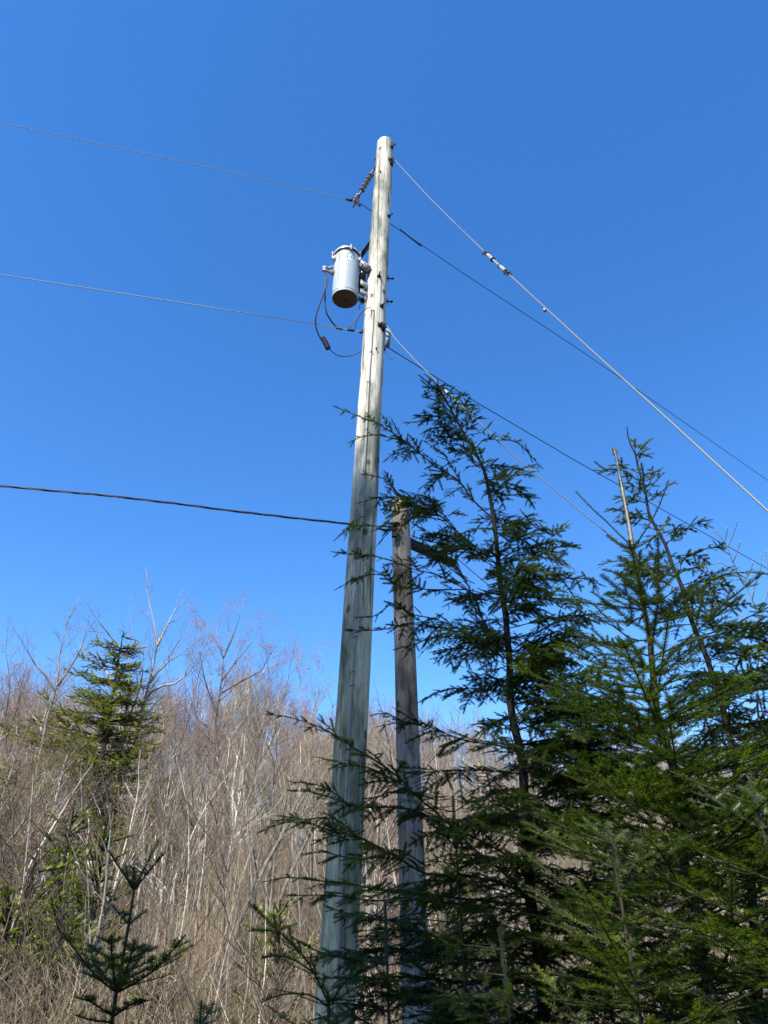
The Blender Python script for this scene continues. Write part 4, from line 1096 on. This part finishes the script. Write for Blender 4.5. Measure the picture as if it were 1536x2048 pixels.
# ------------------------------------------------------------------ bare trees
class Bare:
    def __init__(s, seed): s.r = random.Random(seed); s.th = []; s.tw = []; s.bd = []
    def grow(s, p, d, L, rad, lvl, up=.12, fork=.5, maxl=5, bud=0.0, nseg=5, wob=.10):
        r = s.r; p = Vector(p); d = Vector(d).normalized(); st = L / nseg
        kids = []
        for i in range(nseg):
            r1 = rad * (1 - .45 * (i + 1) / nseg) if lvl < maxl else rad * (1 - .8 * (i + 1) / nseg)
            q = p + d * st
            seg = (*p, *q, rad * (1 - .45 * i / nseg) if lvl < maxl else rad * (1 - .8 * i / nseg), r1)
            (s.th if rad > .012 else s.tw).append(seg)
            p = q
            d = (d + Vector((r.gauss(0, wob), r.gauss(0, wob), r.gauss(0, wob) + up * .35))).normalized()
            if lvl < maxl and i >= (1 if lvl else nseg // 3):
                n = 1 if r.random() < .75 else 2
                for _ in range(n): kids.append((p.copy(), d.copy(), r1, (i + 1) / nseg))
        if lvl >= maxl - 1 and bud > 0:
            for _ in range(2 if lvl == maxl else 1):
                if r.random() < bud: s.bd.append((*p, r.uniform(.6, 1.4)))
        if lvl < maxl:
            for (q, dd, rr, t) in kids:
                perp = dd.cross(Vector((r.gauss(0, 1), r.gauss(0, 1), r.gauss(0, 1)))).normalized()
                a = R(r.uniform(24, 58)) * (1.0 if lvl else .9)
                nd = (dd * math.cos(a) + perp * math.sin(a)); nd.z += up * 1.2
                s.grow(q, nd, L * r.uniform(.42, .68) * (1.15 - .35 * t), rr * r.uniform(.45, .62), lvl + 1, up, fork, maxl, bud, max(3, nseg - 1), wob * 1.1)
            s.grow(p, d, L * r.uniform(.5, .65), rad * .52, lvl + 1, up, fork, maxl, bud, max(3, nseg - 1), wob)
    def mesh(s, root, m_th, m_tw, org=(0, 0, 0), bud_size=.02, m_bd='bud'):
        org = V3(org); mn = .0016
        v, l, z = prisms(s.th, 6); mesh_np('trunk', v - org, l, z, M[m_th], root, True)
        v, l, z = prisms(s.tw, 3); v = v - org; nb = 0
        if s.bd:
            B = np.array(s.bd); c = B[:, :3] - org; h = bud_size * B[:, 3:4]
            o = [np.array(a) for a in ((1, 0, 0), (-.5, .87, 0), (-.5, -.87, 0), (0, 0, 1.6), (0, 0, -1.2))]
            vv = np.stack([c + a * h for a in o], 1); f = np.array([[0, 1, 3], [1, 2, 3], [2, 0, 3], [1, 0, 4], [2, 1, 4], [0, 2, 4]])
            f = (f[None] + (np.arange(len(B)) * 5)[:, None, None]).reshape(-1); nb = len(f) // 3
            l = np.concatenate([l, f + len(v)]); v = np.concatenate([v, vv.reshape(-1, 3)]); z = np.concatenate([z, np.full(nb, 3)])
        ob = mesh_np('twigs', v, l, z, M[m_tw], root)
        if nb:
            ob.data.materials.append(M[m_bd]); mi = np.zeros(len(ob.data.polygons), np.int32); mi[-nb:] = 1
            ob.data.polygons.foreach_set('material_index', mi)

def bare_proto(name, seed, H, m_th, m_tw, bud, label, cat, group, maxl=4, rad=None, up=.14, lean=0, nseg=7, clear=.24, budsz=.016, ang=None):
    b = Bare(seed); r = b.r
    # clear bole, then the crown
    p = Vector((0, 0, -.2)); d = Vector((lean, r.gauss(0, .04), 1)).normalized(); rad = rad or H * .0095
    n = 5; st = H * clear / n
    for i in range(n):
        q = p + d * st; b.th.append((*p, *q, rad * (1.15 - .06 * i), rad * (1.15 - .06 * (i + 1)))); p = q
        d = (d + Vector((r.gauss(0, .045), r.gauss(0, .045), .02))).normalized()
    b.grow(p, d, H * (1 - clear) * .52, rad * .85, 0, up, .5, maxl, bud, nseg, .085)
    root = empty(name, (0, 0, 0), label, cat, group)
    b.mesh(root, m_th, m_tw, bud_size=budsz)
    # true height, for scaling
    zz = max(max(s_[5] for s_ in b.th), max([s_[5] for s_ in b.tw] or [0]))
    root['_h'] = 1; b_h[root.name] = zz
    del root['_h']
    return root
b_h = {}
G_HILL = 'bare trees on the hillside'
G_BRUSH = 'bare saplings at the wood edge'
protos = [
 bare_proto('bare_tree', 101, 10, 'grey_bark', 'twig', .0, 'bare grey barked tree in the hillside wood', 'tree', G_HILL),
 bare_proto('bare_tree', 102, 10, 'grey_bark', 'red_twig', .9, 'bare tree with reddish budding twigs in the hillside wood', 'tree', G_HILL),
 bare_proto('bare_tree', 103, 10, 'birch', 'twig', .0, 'bare pale barked tree in the hillside wood', 'tree', G_HILL, lean=.02),
 bare_proto('bare_tree', 104, 10, 'birch', 'red_twig', .5, 'bare pale barked tree with red buds in the hillside wood', 'tree', G_HILL, lean=-.015),
 bare_proto('bare_tree', 105, 10, 'grey_bark', 'twig', .2, 'bare slender grey tree in the hillside wood', 'tree', G_HILL, up=.22),
]
def bound_y(px):
    xs = [-200, 60, 130, 300, 380, 440, 560, 640, 700, 780, 880, 1100, 1300, 1536, 1750]
    ys = [1280, 1300, 1340, 1310, 1310, 1290, 1300, 1320, 1350, 1375, 1390, 1420, 1430, 1420, 1420]
    return float(np.interp(px, xs, ys))
def place_tree(proto, px, D, topy, rot, label=None, group=None, wide=1.0, tilt=(0, 0), first=False):
    x = (px - 768) * PXM(1700, D); z0 = hill(x, D)
    ztop = P(px, topy, D)[2]; h = ztop - z0; s = max(.25, h / b_h[proto.name])
    if first:
        proto.location = (x, D, z0 - .05); proto.rotation_euler = (tilt[0], tilt[1], rot); proto.scale = (s * wide, s * wide, s)
        if label: proto['label'] = label
        return proto
    return copy_tree(proto, (x, D, z0 - .05), rot, (s * wide, s * wide, s), label or proto['label'], group or proto['group'], tilt)
used = set(); rnd = random.Random(77)
# named foreground-of-wood trees
C5 = lambda x, y: (x / 3.072, 1180 + y / 3.072)
C7 = lambda x, y: (x / 2.743, 1600 + y / 2.743)
def shaped_tree(conv, D, lines, r0, label, seed, m_th='grey_bark', m_tw='twig', bud=0.0, maxl=2, tw=1.0, name='bare_tree', cat='tree', start=.25, step=.35, budsz=.016, group=None):
    """a bare tree whose leading stems follow given lines; side branches grow from them"""
    b = Bare(seed); r = b.r; off = random.Random(seed + 1)
    for li, ln in enumerate(lines):
        dd = off.uniform(-1, 1) * (.8 if li else 0) * D / 22
        pts = [P(*conv(*p), D + dd * (k / max(1, len(ln) - 1))) for k, p in enumerate(ln)]
        if li == 0:
            g = pts[0].copy(); g[2] = hill(g[0], D) - .1
            if g[2] < pts[0][2] - .2: pts = [g] + pts
            base = pts[0].copy()
        q, L = resample(pts, step); n = len(q); ra = r0 * (1 if li == 0 else .42)
        for i in range(n - 1):
            a = ra * (1 - .93 * (i / n) ** .9); c = ra * (1 - .93 * ((i + 1) / n) ** .9)
            (b.th if a > .012 else b.tw).append((*q[i], *q[i + 1], a, c))
            if i / n > (start if li == 0 else .12):
                for _ in range(2 if r.random() < .55 else 1):
                    t = Vector(q[i + 1]) - Vector(q[i]); t.normalize()
                    pr = t.cross(Vector((r.gauss(0, 1), r.gauss(0, 1), r.gauss(0, 1)))).normalized(); an = R(r.uniform(28, 60))
                    nd = t * math.cos(an) + pr * math.sin(an); nd.z += .15
                    b.grow(q[i + 1], nd, tw * r.uniform(.5, 1.3) * (1.1 - .6 * i / n), max(.0048, c * .45), 0, .14, .5, maxl, bud, 5, .11)
        b.grow(q[-1], Vector(q[-1] - q[-2]), tw * .8, max(.004, ra * .16), 0, .14, .5, maxl, bud, 5, .10)
    if not b.th: b.th = b.tw[:1]
    root = empty(name, base, label, cat, group); b.mesh(root, m_th, m_tw, org=base, bud_size=budsz)
    return root
shaped_tree(C5, 22, [[(640, 1590), (690, 1380), (740, 1180), (770, 1060), (830, 940), (860, 800), (885, 690), (920, 560), (940, 460), (965, 340), (950, 220), (925, 110)],
  [(885, 690), (960, 600), (1080, 575), (1140, 520), (1180, 380)], [(920, 570), (1000, 470), (1100, 400)], [(965, 340), (1020, 230), (1060, 150)],
  [(740, 1180), (745, 950), (765, 900), (770, 760), (790, 600), (790, 450), (790, 330), (800, 210)], [(745, 830), (790, 780), (830, 690), (870, 560), (880, 430)],
  [(750, 780), (620, 720), (480, 690), (390, 650)], [(770, 700), (720, 620), (640, 480), (560, 440), (520, 380)], [(790, 420), (700, 310), (650, 250), (620, 210)]],
  .105, 'tallest forked pale tree in front of the background evergreen', 501, 'birch')
shaped_tree(C5, 20, [[(240, 1040), (285, 800), (320, 700), (340, 620), (360, 500), (365, 400), (400, 250)], [(350, 590), (430, 480), (500, 350), (530, 250)], [(340, 620), (290, 540), (200, 440), (170, 380)], [(310, 740), (260, 660), (190, 630)]],
  .085, 'crooked bare grey tree left of the background evergreen', 502, tw=.8)
shaped_tree(C5, 24, [[(1400, 1590), (1380, 1250), (1320, 850), (1340, 700), (1360, 560), (1370, 420), (1330, 320), (1260, 210)], [(1370, 420), (1420, 310), (1450, 230), (1470, 170)], [(1360, 560), (1450, 440), (1560, 310)], [(1320, 870), (1220, 800), (1180, 740), (1110, 700)], [(1330, 760), (1260, 560), (1230, 400)], [(1350, 640), (1480, 560), (1600, 500), (1650, 420)]],
  .085, 'tallest red budded tree between evergreen and tall pole', 503, 'grey_bark', 'red_twig', .4, maxl=3, tw=.85, budsz=.010)
shaped_tree(C5, 24, [[(1370, 1590), (1380, 1180), (1400, 1060), (1410, 940)], [(1380, 1180), (1340, 1050), (1310, 950)]], .075, 'white barked trunk standing under the tallest red budded tree', 504, 'birch', 'red_twig', .3, tw=.9)
shaped_tree(C5, 23, [[(1430, 1590), (1430, 1300), (1445, 1100), (1480, 960), (1500, 800)]], .06, 'second white barked trunk right beside the first one', 505, 'birch', 'twig', .0, tw=.9)
shaped_tree(C5, 21, [[(60, 1400), (40, 1000), (30, 800), (60, 600), (40, 400)], [(40, 900), (110, 700), (150, 500)], [(40, 1000), (-60, 760), (-80, 560)]], .07, 'reddish bare tree at the left edge', 506, 'grey_bark', 'red_twig', .4, maxl=3, tw=.85, budsz=.009)
shaped_tree(C5, 25, [[(1700, 1500), (1700, 1100), (1690, 800), (1660, 600), (1640, 440)], [(1690, 800), (1750, 650), (1780, 480)], [(1690, 900), (1600, 760), (1580, 640)]], .06, 'red budded tree right of the tallest red budded one', 507, 'grey_bark', 'red_twig', .35, maxl=3, tw=.85, budsz=.009)
shaped_tree(C5, 23, [[(1900, 1500), (1900, 1100), (1890, 850), (1850, 650), (1840, 480)], [(1890, 850), (1950, 650), (1990, 450)]], .05, 'slender bare tree just left of the tall pole', 508, 'grey_bark', 'red_twig', .35, tw=.7, maxl=3, budsz=.009)
shaped_tree(C7, 7.0, [[(1060, 1230), (1060, 1090), (1030, 1000), (1040, 850), (1080, 720), (1130, 650), (1190, 530), (1240, 430), (1290, 290), (1330, 150), (1370, 0), (1400, -160)], [(1190, 530), (1110, 360), (1070, 200), (1060, 60)], [(1240, 430), (1180, 300), (1190, 130)], [(1330, 150), (1450, 40), (1500, -80)]],
  .014, 'nearest dark slanting sapling right of the small dark fir', 511, 'dark_twig', 'dark_twig', tw=.45, name='bare_sapling', step=.14, maxl=1, start=.2)
shaped_tree(C7, 6.8, [[(240, 1230), (255, 1100), (270, 900), (210, 720), (150, 560), (60, 470), (0, 290), (-30, 100)], [(210, 720), (130, 520), (90, 320), (60, 100)]], .013, 'dark bare sapling nearest the left edge', 512, 'dark_twig', 'dark_twig', tw=.45, name='bare_sapling', step=.14, maxl=1)
shaped_tree(C7, 7.6, [[(900, 1230), (905, 900), (915, 700), (930, 500), (900, 300), (870, 100), (880, -60)], [(915, 700), (1000, 500), (1050, 350)]], .012, 'upright dark sapling between the small fir and the slanting one', 513, 'dark_twig', 'dark_twig', tw=.4, name='bare_sapling', step=.14, maxl=1)
shaped_tree(C7, 7.2, [[(140, 1230), (130, 1000), (140, 700), (180, 500), (240, 250), (250, 0), (260, -180)], [(140, 700), (90, 450), (100, 250)]], .011, 'thin dark sapling at the left behind the small fir', 514, 'red_twig', 'dark_twig', tw=.4, name='bare_sapling', step=.14, maxl=1)
shaped_tree(C7, 7.8, [[(1480, 1230), (1440, 1050), (1360, 880), (1280, 740), (1230, 560), (1250, 400)], [(1360, 880), (1420, 700), (1400, 560)]], .010, 'thin dark sapling left of the tall pole base', 515, 'dark_twig', 'dark_twig', tw=.4, name='bare_sapling', step=.14, maxl=1)
used = set(); rnd = random.Random(77)
cnt = 0
for i in range(275):
    D = 14 + 90 * (i / 275) ** 1.5
    px = rnd.uniform(-60, 1600)
    if px > 1000 and rnd.random() < .45: px = rnd.uniform(-60, 1000)
    pi = rnd.choice([0, 0, 1, 2, 2, 3, 3, 4]); by = bound_y(px) + rnd.uniform(0, 1) ** 1.3 * 170
    if D < 22: by += 40 + rnd.uniform(0, 90)
    pr_ = protos[pi]; fst = pi not in used
    used.add(pi)
    place_tree(pr_, px, D, by, rnd.uniform(0, 6.28), None, None, rnd.uniform(.9, 1.3), (rnd.gauss(0, .022), rnd.gauss(0, .022)), first=fst)

# saplings and brush nearer
def brush_proto(seed, H, m_tw, label, stems=5, bud=.0, maxl=3, name='bare_shrub', r0=.0115):
    b = Bare(seed); r = b.r
    for i in range(stems):
        a = r.uniform(0, 6.28); d = Vector((math.cos(a) * r.uniform(.05, .33), math.sin(a) * r.uniform(.05, .33), 1))
        b.grow(Vector((math.cos(a) * .12, math.sin(a) * .12, -.1)), d, H * r.uniform(.45, .62), r0 * r.uniform(.7, 1.2), 0, .16, .5, maxl, bud, 6, .07)
    if not b.th: b.th = [b.tw[0]]
    root = empty(name, (0, 0, 0), label, 'shrub', G_BRUSH)
    b.mesh(root, m_tw, m_tw, bud_size=.009)
    b_h[root.name] = max(s_[5] for s_ in b.tw); return root
G_TH = 'pale poles of the sapling thicket'
bp_ = [brush_proto(201, 3, 'tan_twig', 'tan many stemmed bare shrub in the brush at the wood edge'), brush_proto(202, 3, 'red_twig', 'reddish many stemmed bare shrub in the brush at the wood edge', 4, .1),
       brush_proto(203, 3, 'tan_twig', 'thin tan bare sapling in the brush at the wood edge', 3), brush_proto(204, 3, 'dark_twig', 'dark stemmed bare sapling in the brush at the wood edge', 3),
       brush_proto(205, 3, 'twig', 'grey bare shrub in the brush at the wood edge', 6)]
usedb = set()
for i in range(230):
    D = 8.5 + 17 * (i / 230) ** 1.2; px = rnd.uniform(-120, 1650)
    if px > 1000 and rnd.random() < .5: px = rnd.uniform(-120, 1000)
    pi = rnd.choice([0, 0, 1, 1, 2, 3, 4]); ty = rnd.uniform(1620, 1960) if D < 15 else rnd.uniform(1560, 1800)
    place_tree(bp_[pi], px, D, ty, rnd.uniform(0, 6.28), None, None, rnd.uniform(.9, 1.4), (rnd.gauss(0, .07), rnd.gauss(0, .07)), first=(pi not in usedb)); usedb.add(pi)

# straight slender poles of the sapling thicket
def pole_proto(seed, m, label, lean, r0=.02):
    b = Bare(seed); r = b.r; p = Vector((0, 0, -.1)); d = Vector((lean, r.gauss(0, .04), 1)).normalized(); n = 14
    for i in range(n):
        q = p + d * (4.2 / n); a = r0 * (1 - .85 * i / n); b.th.append((*p, *q, a, r0 * (1 - .85 * (i + 1) / n)))
        d = (d + Vector((r.gauss(0, .045), r.gauss(0, .045), .03))).normalized(); p = q
        if i > 3:
            for _ in range(r.choice([1, 1, 2])):
                pr = d.cross(Vector((r.gauss(0, 1), r.gauss(0, 1), 0))).normalized(); an = R(r.uniform(25, 50))
                b.grow(q, d * math.cos(an) + pr * math.sin(an), r.uniform(.4, .9), a * .38, 0, .2, .5, 1, .15, 5, .08)
    root = empty('bare_sapling', (0, 0, 0), label, 'sapling', G_TH); b.mesh(root, m, 'twig' if m != 'dark_twig' else m, bud_size=.007); b_h[root.name] = 4.2; return root
pp_ = [pole_proto(401, 'birch', 'straight slender pale sapling in the thicket beyond the poles', .05, .021), pole_proto(402, 'grey_bark', 'straight slender grey sapling in the thicket beyond the poles', -.06, .022),
       pole_proto(403, 'tan_twig', 'straight slender tan sapling in the thicket beyond the poles', .02, .017), pole_proto(404, 'dark_twig', 'straight slender dark sapling in the thicket beyond the poles', -.1, .015), pole_proto(405, 'birch', 'leaning slender pale sapling in the thicket beyond the poles', .16, .019)]
usedp = set()
for i in range(190):
    D = 9.0 + 15 * (i / 190); px = rnd.uniform(-80, 1600)
    if px > 1000 and rnd.random() < .5: px = rnd.uniform(-80, 1000)
    pi = rnd.choice([0, 1, 1, 2, 2, 3, 3, 4]); ty = rnd.uniform(1480, 1800)
    place_tree(pp_[pi], px, D, ty, rnd.uniform(0, 6.28), None, None, rnd.uniform(.9, 1.5), (rnd.gauss(0, .05), rnd.gauss(0, .05)), first=(pi not in usedp)); usedp.add(pi)

# undergrowth nobody could count: dead grass, canes and fallen twigs
def stems(n, d0, d1, pw, h0, h1, r0, r1, lean, name, m, label, cat, seed, kids=0):
    rg = np.random.default_rng(seed)
    D = d0 + (d1 - d0) * rg.random(n) ** pw; x = (rg.random(n) - .5) * 1.3 * D
    z = np.array([hill(a, b) for a, b in zip(x, D)]); h = rg.uniform(h0, h1, n); a = rg.normal(0, lean, (n, 2))
    p = np.stack([x, D, z - .05], 1); r = rg.uniform(r0, r1, n)[:, None]
    m_ = p + np.stack([a[:, 0] * h * .5, a[:, 1] * h * .5, h * .55], 1)
    e = m_ + np.stack([a[:, 0] * h * .7 + rg.normal(0, .08, n) * h, a[:, 1] * h * .6 + rg.normal(0, .05, n) * h, h * .45], 1)
    S = [np.hstack([p, m_, r, r * .7]), np.hstack([m_, e, r * .7, r * .3])]
    for k in range(kids):
        t = rg.uniform(.1, .95, (n, 1)); q = m_ * (1 - t) + e * t if k % 2 else p * (1 - t * .6) + (m_ - p) * 0 + m_ * t * .6
        d = np.stack([rg.normal(0, .35, n), rg.normal(0, .35, n), rg.uniform(.15, .6, n)], 1) * (h * (.4 if kids < 6 else .22))[:, None]
        S.append(np.hstack([q, q + d, r * .45, r * .2]))
    v, l, zz = prisms(np.vstack(S), 3)
    o = mesh_np(name, v, l, zz, M[m]); tag(o, label, cat, kind='stuff')
stems(14000, 8.5, 60, 1.5, .4, 1.7, .003, .0095, .26, 'undergrowth', 'cane', 'tangle of tan dead canes and twigs covering the ground', 'undergrowth', 8, kids=4)
stems(9000, 40, 125, 1.0, 3.0, 8.0, .010, .035, .07, 'distant_wood', 'twig', 'pale mass of distant bare stems covering the rising hillside', 'wood', 9, kids=9)
# pussy willow at the right edge
wl = Bare(5); WD = 4.7
def wseg(pts, r0, r1, m=None):
    q, _ = resample([P(*C4(*p), WD) if len(p) == 2 else p for p in pts], .06); n = len(q)
    for i in range(n - 1):
        a = r0 + (r1 - r0) * i / n; b = r0 + (r1 - r0) * (i + 1) / n
        (wl.th if a > .006 else wl.tw).append((*q[i], *q[i + 1], a, b))
        if a < .006 and wl.r.random() < .55:
            j = Vector(q[i + 1]) + Vector((wl.r.gauss(0, .006), 0, wl.r.gauss(0, .006))); wl.bd.append((*j, wl.r.uniform(.7, 1.3)))
    wl.bd.append((*q[-1], 1.3))
wb = P(1526, 1700, WD); wb[2] = hill(wb[0], WD)
wseg([wb, P(1526, 1500, WD), (1440, 1500), (1430, 1370), (1380, 1230), (1310, 1090), (1250, 980), (1210, 870), (1180, 820), (1110, 740), (1045, 670)], .016, .0022)
for pts in ([(1210, 870), (1250, 790), (1280, 690)], [(1225, 920), (1160, 880), (1095, 845)], [(1250, 970), (1280, 900), (1298, 830)], [(1280, 1030), (1210, 1000), (1150, 970)], [(1320, 1110), (1370, 1030), (1385, 975)],
            [(1380, 1230), (1400, 1130), (1440, 1010), (1440, 920)], [(1430, 1370), (1470, 1250), (1490, 1130), (1475, 900)], [(1400, 1290), (1320, 1230), (1190, 1170), (1060, 1050), (975, 935)], [(1130, 1100), (1060, 1000), (1058, 905)],
            [(1195, 820), (1190, 770), (1212, 740)], [(1430, 1380), (1300, 1340), (1190, 1250), (1100, 1200)], [(1440, 1500), (1520, 1400), (1560, 1200), (1540, 1000)], [(1440, 1500), (1300, 1440), (1200, 1420)]):
    wseg(pts, .0045, .0014)
wr = empty('willow_shrub', wb, 'bare pussy willow with silvery catkins at the right edge', 'shrub')
wl.mesh(wr, 'grey_bark', 'twig', org=wb, bud_size=.0042, m_bd='catkin')
# a few more bare stems at the right behind the fir
for (px, D, ty, lab) in [(1470, 6.5, 1180, 'thin bare grey sapling rising behind the willow at right'), (1400, 7.5, 1330, 'thin bare sapling behind the leaning hemlock')]:
    place_tree(bp_[4], px, D, ty, 1.3, lab, G_BRUSH, .7)
# ------------------------------------------------------------------ roadside evergreens behind the viewer: they shade the lower pole and thicket
def shade_tree(x, y, H, w, seed, label, cnt=900, low=.1):
    root = empty('spruce_tree', (x, y, 0), label, 'conifer', 'tall roadside spruces behind the viewpoint')
    MB().tube([V3((x, y, -.1)), V3((x, y, H))], [.2, .03], 10).build('trunk', M['hem_bark'], root)
    fo = Foliage('cedar', seed); rng = fo.rng
    for i in range(cnt):
        f = ((i + rng.uniform(0, 1)) / cnt) ** .75; z = H - .1 - f * H * (1 - low); a = rng.uniform(0, 6.28); l = (.15 + w * .5 * f ** .8) * rng.uniform(.5, 1.1)
        h = V3((math.cos(a), math.sin(a), -.1)); s_ = V3((-h[1], h[0], 0)); p0 = V3((x, y, z)); L_ = l * .2
        while L_ < l:
            p = p0 + h * L_
            for q in (-1, 1): fo.twig(p, unit(h * .7 + s_ * q * rng.uniform(.3, 1) + V3((0, 0, rng.uniform(-.3, .2)))), V3((rng.normal(0, .3), rng.normal(0, .3), 1)), .38)
            L_ += .24
        fo.segs.append(np.concatenate([p0, p0 + h * l, [.02, .006]]))
    fo.mesh('foliage', 'branches', M['cedar'], M['hem_bark'], root, V3((x, y, 0)))
def shade_spot(target, back, over=0):
    """ground spot and top height of a tree whose tip shades `target` from `back` metres behind it"""
    t = back / -sun_dir.y; p = Vector(target) + sun_dir * t; return p.x, p.y, p.z + over
for i, (tg, back, w, lab) in enumerate([((-.15, 6, 5.6), 9.0, 3.6, 'tallest spruce directly behind the viewpoint, left of the road'), ((-1.6, 5, 5.2), 9.6, 3.4, 'second spruce to the left behind the viewpoint'),
                                        ((1.6, 6.4, 4.2), 9.4, 3.2, 'spruce behind the viewpoint nearest the guy anchors'),
                                        ((.02, 7.4, 5.7), 10.6, 2.6, 'slim tall spruce at the back of the row behind the viewpoint')]):
    x, y, z = shade_spot(tg, back); shade_tree(x, y, z, w, 300 + i, lab, cnt=[900, 900, 300, 900][i])
